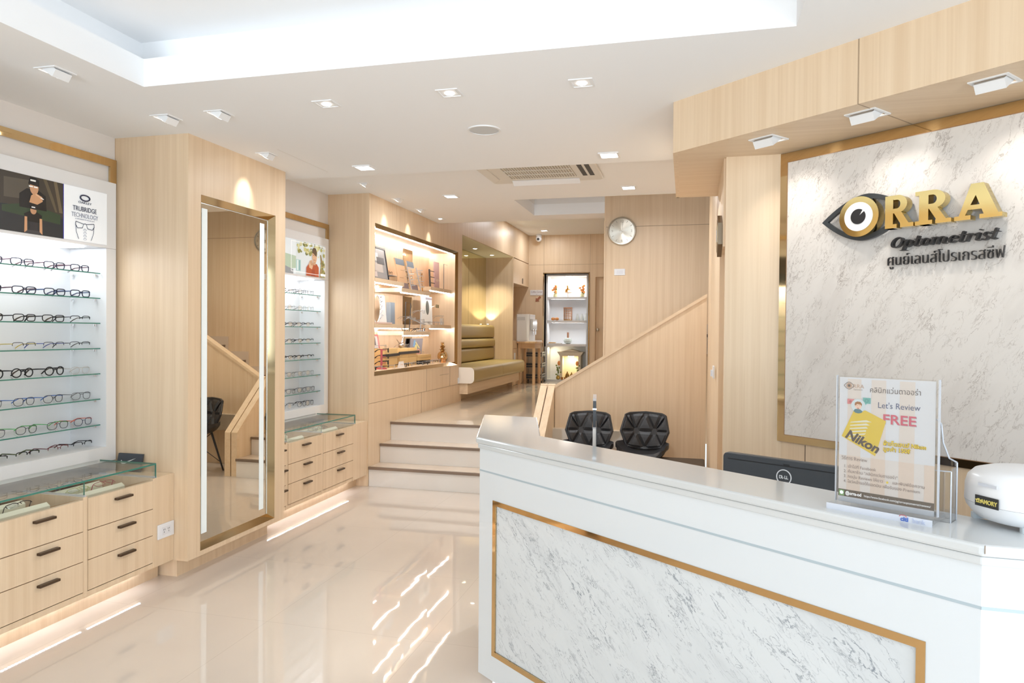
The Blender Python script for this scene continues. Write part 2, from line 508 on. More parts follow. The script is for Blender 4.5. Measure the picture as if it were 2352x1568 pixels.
g.box(XB, -1.6, 4.51, 7.55, 2.635, 2.75); g.box(-1.6, 2.3, 4.51, 6.345, 2.635, 2.75); g.box(-1.6, -.857, 7.23, 7.55, 2.635, 2.75)
g.box(-.857, .6, 7.34, 7.55, 2.635, 2.75)
g.box(XB, -.3, 7.53, 7.55, 2.75, 3.2)
struct('ceiling_middle', g, CEIL, 'white ceiling over the steps with a square stairwell opening', 'ceiling')
struct('ceiling_hall', G().box(XB, -.3, 7.55, 12.9, 3.125, 3.2), CEIL, 'white ceiling of the rear hall', 'ceiling')
g = G()
g.box(-1.65, -1.6, 6.3, 7.3, 2.75, 4.2); g.box(-1.6, -.857, 7.23, 7.28, 2.75, 4.2)
g.box(-1.6, 1.6, 6.295, 6.345, 2.75, 4.2); g.box(-1.65, 1.6, 6.3, 7.3, 4.2, 4.25)
struct('wall_stairwell', g, WPAINT, 'white upper walls of the stairwell opening', 'wall')

# left wall
g = G(); g.box(XB - .06, XB, -3.3, 12.4, -.1, 3.2)
struct('wall_left', g, WPAINT, 'outer left wall behind the display units', 'wall')
g = G()
g.box(XB, -3.2, 1.85, 3.33, 2.229, 2.49); g.box(XB, -3.2, 4.30, 5.765, 2.229, 2.635)
struct('wall_left_upper', g, plain('panel_paint', (.78, .73, .69), .5), 'pale wall panels above the eyewear display units', 'wall')
def trim(name, y0, y1, lab):
    g = G(); g.box(-3.2, -3.187, y0, y1, 2.318, 2.362); g.box(-3.2, -3.187, y1 - .045, y1, 2.229, 2.318)
    struct(name, g, GOLD2, lab, 'trim')
trim('trim_1', 1.87, 3.33, 'gold metal strip above the near eyewear display unit')
trim('trim_2', 4.30, 5.765, 'gold metal strip above the far eyewear display unit')

# clad pillars between the units
def pillar(name, y0, y1, lab, hole=None):
    p = thing(name, lab, 'pillar', (-3.05, (y0 + y1) / 2, 0), kind='structure'); o = tuple(p.location)
    g = G()
    if hole:
        a, b, c, d = hole
        g.box(XB, -2.76, y0, y1, .10, 2.49)
        g.box(-2.76, -2.71, y0, a, .10, 2.49); g.box(-2.76, -2.71, b, y1, .10, 2.49)
        g.box(-2.76, -2.71, a, b, .10, c); g.box(-2.76, -2.71, a, b, d, 2.49)
    else:
        g.box(XB, -2.71, y0, y1, .10, 2.49)
    mk('cladding', g, WV, p, o)
    mk('plinth', G().box(XB, -2.797, y0 + .02, y1 - .07, 0, .10), WV, p, o)
    return p
pillar('pillar', 3.333, 4.297, 'light oak clad pillar carrying the tall mirror', (3.438, 4.178, .128, 2.17))
pillar('pillar', .90, 1.87, 'light oak clad pillar at the near end of the left wall')
struct('wall_front_left', G().box(XB, -2.8, -3.3, .9, 0, 2.49), WV, 'light oak wall at the shop front on the left', 'wall')

# display wall with the big showcase opening, then the bench niche
g = G()
Y0, Y1, Z0, Z1 = 5.885, 8.248, .989, 2.387
g.box(-3.45, -2.79, 5.765, Y0, 0, 2.635); g.box(-3.45, -2.79, Y1, 8.41, .4, 2.635)
g.box(-3.40, -2.79, Y0, Y1, 0, Z0); g.box(-3.40, -2.79, Y0, Y1, Z1, 2.635)
struct('wall_showcase', g, WV, 'light oak wall around the lit showcase beside the steps', 'wall')
g = G()
g.box(-2.7905, -2.7885, 5.77, 8.41, .742, .744); g.box(-2.7905, -2.7885, 7.05, 7.053, .523, .742)
g.box(-2.7905, -2.7885, 7.62, 7.93, .893, .896); g.box(-2.7905, -2.7885, 7.20, 7.203, .742, .989); g.box(-2.7905, -2.7885, 7.97, 7.973, .742, .989)
struct('trim_3', g, SHADOWGAP, 'fine dark joints in the oak panelling under the showcase', 'trim')
g = G()
g.box(-3.45, -2.79, 7.55, 8.41, 2.635, 3.125); g.box(-3.45, -2.79, 8.41, 12.2, 2.625, 3.125)
g.box(-3.40, -2.79, 11.055, 11.085, .523, 2.625)
g.box(-3.45, -3.27, 8.41, 12.2, .523, 2.625)
struct('wall_niche', g, WV, 'light oak wall panels over and beside the padded bench niche', 'wall')
struct('ceiling_niche', G().box(-3.27, -2.80, 8.41, 11.055, 2.617, 2.625), plain('niche_ceiling', (.80, .75, .58), .7), 'pale ceiling of the bench niche', 'ceiling')
nm = thing('niche_mirror', 'tinted mirror panels on the back wall of the bench niche', 'mirror', (-3.26, 9.7, .95))
for a, b in ((8.42, 9.20), (9.205, 10.12), (10.125, 11.05)):
    mk('mirror_panel', G().box(-3.27, -3.25, a, b, .95, 2.612), MIRROR2, nm, tuple(nm.location))

# back wall with the altar opening and a flush door
g = G()
OX0, OX1, OZ = -2.526, -1.70, 2.458
g.box(-3.45, OX0, 12.2, 12.3, .523, 3.125); g.box(OX1, -1.594, 12.2, 12.3, .523, 3.125)
g.box(OX0, OX1, 12.2, 12.3, OZ, 3.125); g.box(-1.594, -.3, 12.2, 12.3, 2.375, 3.125); g.box(-.75, -.3, 12.2, 12.3, .523, 2.375)
g.box(OX0 - .3, OX1 + .2, 12.75, 12.8, .523, 2.8)
g.box(OX0 - .06, OX0 - .03, 12.3, 12.75, .523, 2.8)
struct('wall_back', g, WV, 'light oak end wall of the hall around the white shelf', 'wall')
g = G()
g.box(-2.79, -1.2, 12.198, 12.2, 2.60, 2.604); g.box(-2.518, -2.514, 12.198, 12.2, 2.458, 3.125); g.box(-1.692, -1.688, 12.198, 12.2, .7, 3.125)
g.box(-2.79, -2.53, 12.198, 12.2, .62, .624)
struct('trim_4', g, plain('joint_brown', (.40, .29, .19), .6), 'fine joints in the oak panelling of the end wall', 'trim')
g = G(); g.box(OX0, OX0 + .012, 12.19, 12.74, .523, OZ); g.box(OX1 - .012, OX1, 12.19, 12.74, .523, OZ); g.box(OX0, OX1, 12.19, 12.74, OZ - .012, OZ)
struct('trim_5', g, GOLD2, 'gold metal lining of the opening around the white shelf', 'trim')
dr = thing('door_1', 'flush oak door with a round steel knob at the end of the hall', 'door', (-1.17, 12.25, .523), kind='structure')
o_ = tuple(dr.location)
mk('leaf', G().box(-1.594, -.75, 12.245, 12.285, .523, 2.375), WV, dr, o_)
k_ = G(); k_.ball((-1.546, 12.19, 1.454), .03); k_.lathe([(.014, 0), (.014, .06)], (-1.546, 12.25, 1.454), 12, 'y')
mk('door_knob', k_, STEEL, dr, o_, smooth=True)
struct('wall_hall_right', G().box(-.80, -.74, 7.33, 12.2, .523, 3.125), WV, 'light oak right wall of the hall hidden past the clock wall', 'wall')

# stair flight, parapet, clock wall
g = G(); g.box(-.857, 1.6, 7.23, 7.33, .3, 4.2)
g.box(-.859, -.845, 7.222, 7.23, .523, 2.56)
struct('wall_clock', g, WV, 'light oak stair wall carrying the round clock', 'wall')
struct('trim_6', G().box(-.84, 1.5, 7.2275, 7.23, 2.487, 2.492), plain('joint_brown', (.40, .29, .19), .6), 'horizontal joint across the stair wall above the clock', 'trim')
sf = thing('staircase', 'cream staircase with dark nosings climbing behind the oak parapet', 'stairs', (.2, 6.8, .523), kind='structure')
o_ = tuple(sf.location)
sk = G()
for k in range(9):
    x0 = -.97 + .28 * k; z0 = .523 + .1743 * k
    mk('riser', G().box(x0, x0 + .02, 6.40, 7.23, z0, z0 + .152), RISER, sf, o_)
    mk('tread', G().box(x0 + .01, x0 + .30, 6.40, 7.23, z0 + .152, z0 + .1743), TREAD, sf, o_)
    mk('nosing', G().box(x0 - .014, x0 + .012, 6.40, 7.23, z0 + .150, z0 + .1755), NOSE, sf, o_)
    sk.box(x0 - .05, x0 + .229, 7.215, 7.23, z0 + .10, z0 + .2742); sk.box(x0 - .05, x0 + .02, 7.215, 7.23, z0, z0 + .0995)
mk('skirting', sk, TREAD, sf, o_)
pp = thing('stair_parapet', 'oak parapet with twin handrail boards climbing beside the steps', 'parapet', (-.5, 6.38, 0), kind='structure')
o_ = tuple(pp.location)
mk('panel', G().slab([(-1.195, 0), (.15, 0), (.15, 1.745), (-1.195, .91)], 6.35, 6.40), WV, pp, o_)
mk('cap', G().slab([(-1.33, .886), (-1.195, .886), (.15, 1.720), (.15, 1.75), (-1.195, .915), (-1.33, .915)], 6.341, 6.43), WX, pp, o_)
mk('side_wall', G().xslab([(5.82, 0), (6.40, 0), (6.40, .885), (6.345, .875), (5.82, .40)], -1.325, -1.20), WV, pp, o_)
for a, b in ((-1.33, -1.268), (-1.257, -1.195)):
    mk('handrail_board', G().xslab([(5.79, 0), (5.82, 0), (5.82, .405), (6.36, .895), (6.36, .925), (5.79, .42)], a, b), WY, pp, o_)
mk('gap_strip', G().xslab([(5.80, 0), (5.82, 0), (5.82, .39), (6.35, .88), (6.35, .90), (5.80, .405)], -1.268, -1.257), SHADOWGAP, pp, o_)

# right wall behind the reception: oak with two flush doors
g = G()
XR = .155
g.box(XR, .30, 3.90, 4.20, 0, 2.63); g.box(XR, .30, 3.55, 3.90, 1.825, 2.63)
g.box(.235, .30, 3.55, 3.90, 0, 1.825)
g.box(XR, .30, 4.20, 4.215, 0, 2.63); g.box(XR + .006, .30, 4.215, 5.58, 0, 2.63); g.box(XR + .006, .30, 5.58, 6.35, 0, 2.63)
g.box(XR + .02, 1.6, 6.25, 6.34, 0, 2.63)
struct('wall_right', g, WV, 'light oak wall with flush door panels right of the chairs', 'wall')
g = G()
for y in (4.21, 5.58, 5.96): g.box(XR + .0052, XR + .008, y, y + .005, 0, 2.62)
struct('trim_7', g, plain('joint_pale', (.62, .47, .33), .6), 'upright joints of the flush doors in the right oak wall', 'trim')
struct('pillar_right', G().box(.165, .45, 3.522, 3.58, 0, 2.252), WV, 'narrow oak panel left of the marble logo wall', 'pillar')

# diagonal logo wall (local x along the wall to the right, -y into the room)
SA = math.radians(-40.5); SP = (.408, 3.526, 0)
sw = struct('wall_logo', G().box(-.06, 2.6, .012, .12, 0, 2.49), WV, 'light oak diagonal wall below and behind the marble logo panel', 'wall')
sw.location = SP; sw.rotation_euler = (0, 0, SA)
sj = struct('trim_8', G().box(.141, .145, .0105, .012, 0, .89).box(.62, .624, .0105, .012, 0, .89), SHADOWGAP, 'upright joints in the oak under the marble logo panel', 'trim')
sj.location = SP; sj.rotation_euler = (0, 0, SA)
g = G(); g.box(2.25, 2.35, -3.3, 2.3, 0, .35); g.box(2.25, 2.35, -3.3, 2.3, 2.35, 2.49); g.box(2.25, 2.35, .95, 2.3, .35, 2.35); g.box(2.25, 2.35, -3.3, -2.75, .35, 2.35)
struct('wall_front_right', g, WPAINT, 'plain right wall at the shop front with an opening added for side light', 'wall')  # opening in this unseen wall is added to let side light in
g = G()
for y in (-2.75, -.93, .90): g.box(2.27, 2.33, y, y + .05, .35, 2.35)
g.box(2.27, 2.33, -2.75, .95, 2.31, 2.35); g.box(2.27, 2.33, -2.75, .95, .35, .39)
struct('added_side_window', g, plain('window_metal', (.06, .065, .07), .4), 'dark metal frame of the added side window', 'window')  # window added out of view to go with the side fill lamp
# shop front frame behind the camera
g = G()
for x in (-3.45, -1.6, .3, 2.2): g.box(x, x + .06, -3.32, -3.25, 0, 2.49)
g.box(-3.45, 2.3, -3.32, -3.25, 2.42, 2.49); g.box(-3.45, 2.3, -3.32, -3.25, 0, .06)
struct('window_1', g, DARKG, 'dark metal frame of the open shop front', 'window')

# oak bulkhead over the reception
s0 = Vector((-.083, 3.391)); sd = Vector((math.cos(math.radians(-40.37)), math.sin(math.radians(-40.37))))
e1 = s0 + sd * 2.7
P_ = [tuple(s0), tuple(e1), (2.25, 2.3), (.45, 3.6), (.30, 4.504), (-.088, 4.504)]
so = thing('bulkhead', 'light oak bulkhead with spotlights over the reception desk', 'bulkhead', (.7, 3.2, 2.2505), kind='structure')
o_ = tuple(so.location)
n_ = Vector((-sd.y, sd.x))
def off(p, a, b): return (p.x + sd.x * a + n_.x * b, p.y + sd.y * a + n_.y * b)
mk('front_panel', G().prism([off(s0, 0, 0), off(s0, 2.7, 0), off(s0, 2.7, .02), (-.083 + .02, 3.391 + .02), ], 2.2505, 2.49), WV, so, o_)
mk('side_panel', G().prism([(-.083, 3.392), (-.061, 3.412), (-.066, 4.504), (-.088, 4.504)], 2.2505, 2.49), WV, so, o_)
c_ = (.165, 3.527)
mk('soffit_diagonal', G().prism([(-.08, 3.394), off(s0, 2.7, .003), (2.2, 2.0), (.52, 3.58), c_], 2.2512, 2.27), WX, so, o_)
mk('soffit_straight', G().prism([(-.08, 3.394), c_, (.30, 3.60), (.30, 4.503), (-.085, 4.503)], 2.2512, 2.27), WX, so, o_)
mk('end_panel', G().box(-.085, .30, 4.49, 4.504, 2.2505, 2.49), WX, so, o_)
p1 = s0 + sd * .889
mk('joint', G().prism([off(s0, .886, -.001), off(s0, .891, -.001), off(s0, .891, .002), off(s0, .886, .002)], 2.2505, 2.489).prism([off(s0, .886, 0), off(s0, .890, 0), off(s0, .890, .47), off(s0, .886, .47)], 2.2500, 2.2512), plain('joint_brown', (.40, .29, .19), .6), so, o_)

# ================================================================== left side: units, mirror, showcase
def tall_mirror():
    t = thing('wall_mirror', 'tall mirror with two upright light bands in a gold frame on the pillar', 'mirror', (-2.71, 3.808, .128)); o = tuple(t.location)
    a, b, c, d = 3.438, 4.178, .128, 2.17; w = .036
    def strip(P, Q, R, T): return G().add([P, Q, R, T], [(0, 1, 2, 3)])
    xo, xi = -2.709, -2.745
    g = G()
    for (p, q, r, s) in (((xo, a, c), (xo, b, c), (xi, b - w, c + w), (xi, a + w, c + w)), ((xo, b, c), (xo, b, d), (xi, b - w, d - w), (xi, b - w, c + w)),
                         ((xo, b, d), (xo, a, d), (xi, a + w, d - w), (xi, b - w, d - w)), ((xo, a, d), (xo, a, c), (xi, a + w, c + w), (xi, a + w, d - w))):
        back = [(-2.758, y, z) for x, y, z in (p, q)]
        g.add([p, q, r, s, back[0], back[1]], [(0, 1, 2, 3), (0, 1, 5, 4)])
    mk('frame', g, MFRAME, t, o)
    mk('mirror_glass', G().box(-2.756, -2.745, a + w, b - w, c + w, d - w), MIRROR, t, o)
    for y in (3.512, 4.078):
        mk('light_band', G().box(-2.745, -2.7435, y - .024, y + .024, c + w + .045, d - w - .03), FROST, t, o)
    mk('glass_edge', G().box(-2.745, -2.742, b - w - .004, b - w, c + w, d - w).box(-2.745, -2.742, a + w, a + w + .004, c + w, d - w).box(-2.745, -2.742, a + w, b - w, d - w - .004, d - w), plain('silver_edge', (.85, .87, .86), .15, .6), t, o)
tall_mirror()

# ---- posters (flat printed lightbox sheets): shapes in the sheet plane, y to the right, z up, seen from +x
class Art:
    def __init__(s, X): s.X = X; s.n = 0; s.layers = []
    def poly(s, pts, col): s.layers.append((pts, col))
    def build(s, parent, o, emit, glossy=.25, skin=None):
        mats = []; g = G(); key = {}
        for i, (pts, col) in enumerate(s.layers):
            if col not in key:
                key[col] = len(mats)
                nm = 'print_%02x%02x%02x_%d' % (int(col[0] * 255), int(col[1] * 255), int(col[2] * 255), int(emit * 100))
                mats.append(plain(nm, col, glossy, emit=emit))
            g.mat(key[col])
            x = s.X + .00007 * (i + 1)
            g.add([(x, p[0], p[1]) for p in pts], [tuple(range(len(pts)))])
        return mk('poster_print', g, mats, parent, o)
def ell(cy, cz, ry, rz, n=18): return [(cy + ry * math.cos(2 * PI * k / n), cz + rz * math.sin(2 * PI * k / n)) for k in range(n)]
def rect(a, b, c, d): return [(a, c), (b, c), (b, d), (a, d)]

def poster_cyclist(par, o, y0, ym, y1, z0, z1):
    A = Art(-3.1785); h = z1 - z0
    A.poly(rect(y0, ym, z0, z1), (.035, .032, .030))
    A.poly(rect(y0, y0 + .50, z0 + .12, z1), (.16, .26, .42))
    A.poly([(y0, z0 + .10), (y0 + .5, z0 + .12), (y0 + .5, z0 + .16), (y0 + .3, z0 + .19), (y0, z0 + .17)], (.03, .04, .045))
    A.poly([(y0 + .45, z0 + .11), (ym, z0 + .11), (ym, z1), (y0 + .45, z1)], (.045, .038, .030))
    A.poly([(ym - .33, z1 - .03), (ym - .16, z1 - .02), (ym - .17, z0 + .17), (ym - .33, z0 + .16)], (.085, .072, .055))
    for k, c in enumerate(((.10, .08, .05), (.05, .04, .03), (.13, .10, .06))):
        A.poly([(ym - .12 + .03 * k, z1), (ym - .10 + .03 * k, z1), (ym - .03 + .012 * k, z0 + .13), (ym - .05 + .012 * k, z0 + .13)], c)
    A.poly([(y0, z0), (ym, z0), (ym, z0 + .10), (ym - .25, z0 + .13), (y0, z0 + .10)], (.022, .026, .030))
    A.poly([(ym - .34, z0 + .12), (ym - .20, z0 + .15), (ym - .02, z0 + .12), (ym - .02, z0 + .07), (ym - .34, z0 + .09)], (.030, .052, .028))
    cy = ym - .175
    # upper figure: black cap and glasses, hand at the chin
    A.poly([(cy - .075, z0 + .125), (cy + .075, z0 + .125), (cy + .07, z0 + .20), (cy + .03, z0 + .222), (cy - .035, z0 + .222), (cy - .075, z0 + .19)], (.012, .012, .013))
    A.poly(ell(cy + .005, z0 + .232, .024, .036), (.50, .27, .15))
    A.poly([(cy - .028, z0 + .245), (cy + .034, z0 + .24), (cy + .032, z0 + .272), (cy + .01, z0 + .283), (cy - .018, z0 + .280)], (.012, .012, .014))
    A.poly(rect(cy - .016, cy + .014, z0 + .262, z0 + .270), (.75, .74, .70))
    A.poly(rect(cy - .024, cy + .024, z0 + .232, z0 + .2385), (.80, .79, .75))
    A.poly(rect(cy - .002, cy + .003, z0 + .232, z0 + .2385), (.5, .27, .15))
    A.poly([(cy - .022, z0 + .155), (cy + .022, z0 + .15), (cy + .052, z0 + .17), (cy + .05, z0 + .192), (cy + .012, z0 + .207), (cy - .012, z0 + .19)], (.52, .28, .15))
    A.poly([(cy + .012, z0 + .198), (cy + .042, z0 + .184), (cy + .044, z0 + .190), (cy + .014, z0 + .204)], (.65, .40, .24))
    A.poly([(cy + .040, z0 + .185), (cy + .058, z0 + .180), (cy + .058, z0 + .184), (cy + .041, z0 + .190)], (.85, .82, .78))
    # lower figure leaning on a handlebar
    A.poly([(cy - .045, z0 + .06), (cy + .043, z0 + .06), (cy + .048, z0 + .098), (cy + .02, z0 + .112), (cy - .02, z0 + .112), (cy - .05, z0 + .096)], (.012, .012, .014))
    A.poly(ell(cy, z0 + .118, .017, .020), (.46, .25, .14))
    A.poly([(cy - .018, z0 + .124), (cy + .019, z0 + .122), (cy + .016, z0 + .140), (cy - .012, z0 + .142)], (.02, .02, .022))
    A.poly(rect(cy - .010, cy + .010, z0 + .131, z0 + .136), (.8, .8, .8))
    for s in (-1, 1): A.poly([(cy + s * .048, z0 + .082), (cy + s * .034, z0 + .082), (cy + s * .034, z0 + .004), (cy + s * .050, z0 + .004)], (.52, .28, .15))
    A.poly([(cy - .05, z0 + .002), (cy + .05, z0 + .002), (cy + .03, z0 + .018), (cy - .03, z0 + .018)], (.05, .05, .055))
    A.poly(rect(cy - .02, cy + .022, z0 + .018, z0 + .06), (.03, .03, .034))
    A.poly(rect(ym - .004, ym, z0, z1), (.10, .10, .45))
    A.poly(rect(ym, y1, z0, z1), (.80, .83, .86))
    ob = A.build(par, o, .28)
    return ob
def wall_text(name, body, size, mat, par, o, y, z, X, **k):
    t = text(name, body, size, mat, par, (X - o[0], y - o[1], z - o[2]), rot=(PI / 2, 0, PI / 2), **k)
    return t

INK = plain('dark_ink', (.05, .055, .10), .5)
INK2 = plain('grey_ink', (.32, .34, .42), .5)
def eyewear_unit(y0, y1, lab, poster):
    t = thing('eyewear_display_unit', lab, 'display unit', (-3.3, (y0 + y1) / 2, .651), group='white lit eyewear display units'); o = tuple(t.location)
    XF = -3.18; m = .068
    g = G()
    g.box(-3.45, -3.43, y0, y1, .651, 2.227)
    g.box(-3.43, XF, y0, y0 + m, .651, 1.852); g.box(-3.43, XF, y1 - m, y1, .651, 1.852); g.box(-3.43, XF, y0 + m, y1 - m, .651, .735)
    # header box with a window for the lit sheet
    g.box(-3.43, XF, y0, y1, 2.155, 2.227); g.box(-3.43, XF, y0, y1, 1.8535, 1.869)
    g.box(-3.43, XF, y0, y0 + m, 1.869, 2.155); g.box(-3.43, XF, y1 - m, y1, 1.869, 2.155); g.box(-3.43, XF - .02, y0 + m, y1 - m, 1.869, 2.155)
    mk('cabinet_body', g, WHITE, t, o)
    ob = poster(t, o, y0 + m, y1 - m)
    ls = G().box(-3.41, -3.23, y0 + m + .02, y1 - m - .10, 1.846, 1.8530)
    mk('light_strip', ls, plain('unit_led', (1, 1, 1), .4, emit=10, ecol=(.90, .95, 1.0)), t, o)
    for z in (1.713, 1.573, 1.433, 1.291, 1.149, 1.006, .861):
        s = mk('glass_shelf', G().mat(0).box(-3.425, -3.216, y0 + m + .002, y1 - m - .006, z - .006, z).mat(1).box(-3.216, -3.2145, y0 + m + .002, y1 - m - .006, z - .006, z), [GLASSC, GLASSE], t, o)
        for x, y in ((-3.245, y1 - m - .012), (-3.40, y1 - m - .012), (-3.245, y0 + m + .012)):
            mk('shelf_pin', G().lathe([(.007, 0), (.007, .012)], (x, y, z - .019), 8), CHROME, s, o)
    return t

def poster_a(t, o, a, b):
    ob = poster_cyclist(t, o, a, 2.972, b, 1.869, 2.155)
    cy = (2.972 + b) / 2 - .01; X = -3.1735
    g = G()
    pts = [(X, cy + .030 * math.cos(k * PI / 12), 2.104 + .015 * math.sin(k * PI / 12)) for k in range(24)]
    g.tube(pts, .0042, 5, closed=True); mk('ellipse_emblem', g, INK, ob, o)
    for nm, body, sz, z, mt, sx in (('brand_lettering', 'OAKLEY', .017, 2.072, INK, 1.35), ('headline', 'TRUBRIDGE', .036, 2.030, INK, .80), ('headline', 'TECHNOLOGY', .034, 1.996, INK2, .74), ('small_print', 'A CUSTOMIZED FIT FOR ANY FACE', .0075, 1.984, INK2, 1.05)):
        wall_text(nm, body, sz, mt, ob, o, cy, z, X, align='CENTER', sx=sx)
    g = G()
    for s in (-1, 1):
        q = [(X, cy + s * .008, 1.963), (X, cy + s * .058, 1.972), (X, cy + s * .060, 1.955), (X, cy + s * .048, 1.938), (X, cy + s * .018, 1.941)]
        g.tube(q, .0018, 5, closed=True)
        g.tube([(X, cy + s * .060, 1.968), (X, cy + s * .056, 1.92), (X, cy + s * .040, 1.880)], .0012, 5)
    g.tube([(X, cy - .008, 1.963), (X, cy, 1.966), (X, cy + .008, 1.963)], .0018, 5)
    mk('spectacle_drawing', g, INK, ob, o)
    g = G()
    for k in range(4):
        z = 1.938 - .0165 * k
        g.tube([(X, cy - .010, z - .008), (X, cy - .004, z), (X, cy + .004, z), (X, cy + .010, z - .008)], .0011, 5)
        g.tube([(X, cy - .008, z - .0105), (X, cy + .008, z - .0105)], .0005, 4)
    mk('nose_bridge_drawing', g, INK2, ob, o)
    return ob

def poster_b(t, o, a, b):
    A = Art(-3.1785); z0, z1 = 1.869, 2.155
    A.poly(rect(a, b, z0, z1), (.66, .72, .74))
    A.poly(rect(a, 5.20, z0, z1), (.74, .80, .84))
    A.poly([(5.03, z0 + .03), (5.2, z0 + .05), (5.2, z0 + .15), (5.03, z0 + .16)], (.45, .56, .44))
    A.poly([(5.03, z0), (5.16, z0), (5.16, z0 + .035), (5.03, z0 + .06)], (.30, .32, .34))
    A.poly(rect(5.20, 5.275, z0 + .03, z0 + .125), (.40, .58, .58)); A.poly(rect(5.215, 5.235, z0 + .035, z0 + .12), (.70, .80, .80)); A.poly(rect(5.245, 5.265, z0 + .035, z0 + .12), (.25, .42, .42))
    # tree
    random.seed(3)
    for k in range(60):
        u = random.random(); y = 5.22 + .46 * u; z = z1 - .002 - random.random() * (.10 if u < .5 else .16)
        r = .010 + .014 * random.random()
        z = min(z, z1 - r - .002); y = min(y, b - r - .002)
        A.poly(ell(y, z, r, r * .8, 7), random.choice(((.42, .40, .14), (.27, .27, .09), (.55, .52, .24), (.16, .17, .07), (.62, .60, .35))))
    A.poly([(5.575, z0), (5.625, z0), (5.635, z0 + .12), (5.60, z0 + .20), (5.585, z0 + .20), (5.60, z0 + .12)], (.30, .21, .09))
    A.poly([(5.595, z0), (5.612, z0), (5.61, z0 + .12), (5.60, z0 + .12)], (.45, .33, .16))
    for k in range(26):
        y = 5.60 + .07 * random.random(); z = z0 + .01 + .12 * random.random()
        A.poly(ell(min(y, b - .02), z, .014, .012, 7), random.choice(((.36, .33, .12), (.22, .22, .08), (.5, .45, .2))))
    cy = 5.475
    A.poly([(cy - .125, z0), (cy + .085, z0), (cy + .082, z0 + .085), (cy + .05, z0 + .112), (cy - .02, z0 + .115), (cy - .085, z0 + .10), (cy - .12, z0 + .07)], (.42, .09, .035))
    A.poly([(cy - .05, z0 + .0), (cy + .02, z0), (cy + .015, z0 + .06), (cy - .03, z0 + .06)], (.33, .065, .028))
    A.poly(ell(cy + .012, z0 + .175, .038, .062), (.62, .39, .24))
    A.poly(rect(cy - .01, cy + .03, z0 + .10, z0 + .13), (.55, .33, .20))
    A.poly([(cy - .026, z0 + .205), (cy + .045, z0 + .175), (cy + .052, z0 + .215), (cy + .03, z0 + .248), (cy - .005, z0 + .25), (cy - .025, z0 + .232)], (.11, .075, .045))
    A.poly(rect(cy - .012, cy + .006, z0 + .182, z0 + .188), (.2, .12, .07)); A.poly(rect(cy + .018, cy + .036, z0 + .180, z0 + .186), (.2, .12, .07))
    A.poly(rect(cy - .008, cy + .026, z0 + .141, z0 + .146), (.40, .17, .12))
    A.poly([(cy - .075, z0 + .07), (cy - .03, z0 + .06), (cy - .012, z0 + .10), (cy - .03, z0 + .142), (cy - .06, z0 + .135), (cy - .085, z0 + .10)], (.64, .41, .26))
    for k in range(3): A.poly([(cy - .07 + .014 * k, z0 + .13), (cy - .06 + .014 * k, z0 + .128), (cy - .035 + .012 * k, z0 + .095), (cy - .045 + .012 * k, z0 + .093)], (.46, .27, .16))
    ob = A.build(t, o, .28)
    X = -3.16; F = plain('white_line', (.9, .9, .9), .5, emit=.5)
    g = G()
    for p, q in (((5.10, z1 - .018), (b - .03, z1 - .018)), ((b - .03, z1 - .018), (b - .03, z0 + .05)), ((5.10, z1 - .018), (5.10, z0 + .018)), ((5.10, z0 + .018), (5.55, z0 + .018))):
        g.tube([(X, p[0], p[1]), (X, q[0], q[1])], .0018, 4)
    mk('white_frame_line', g, F, ob, o)
    g = G(); g.box(X - .001, X, 5.57, 5.655, z0 + .012, z0 + .032); mk('white_caption_bar', g, F, ob, o)
    return ob
eyewear_unit(1.885, 3.318, 'white lit eyewear display unit with the dark cyclist poster, nearest the camera', poster_a)
eyewear_unit(4.305, 5.745, 'white lit eyewear display unit with the red shirt poster, between two oak pillars', poster_b)

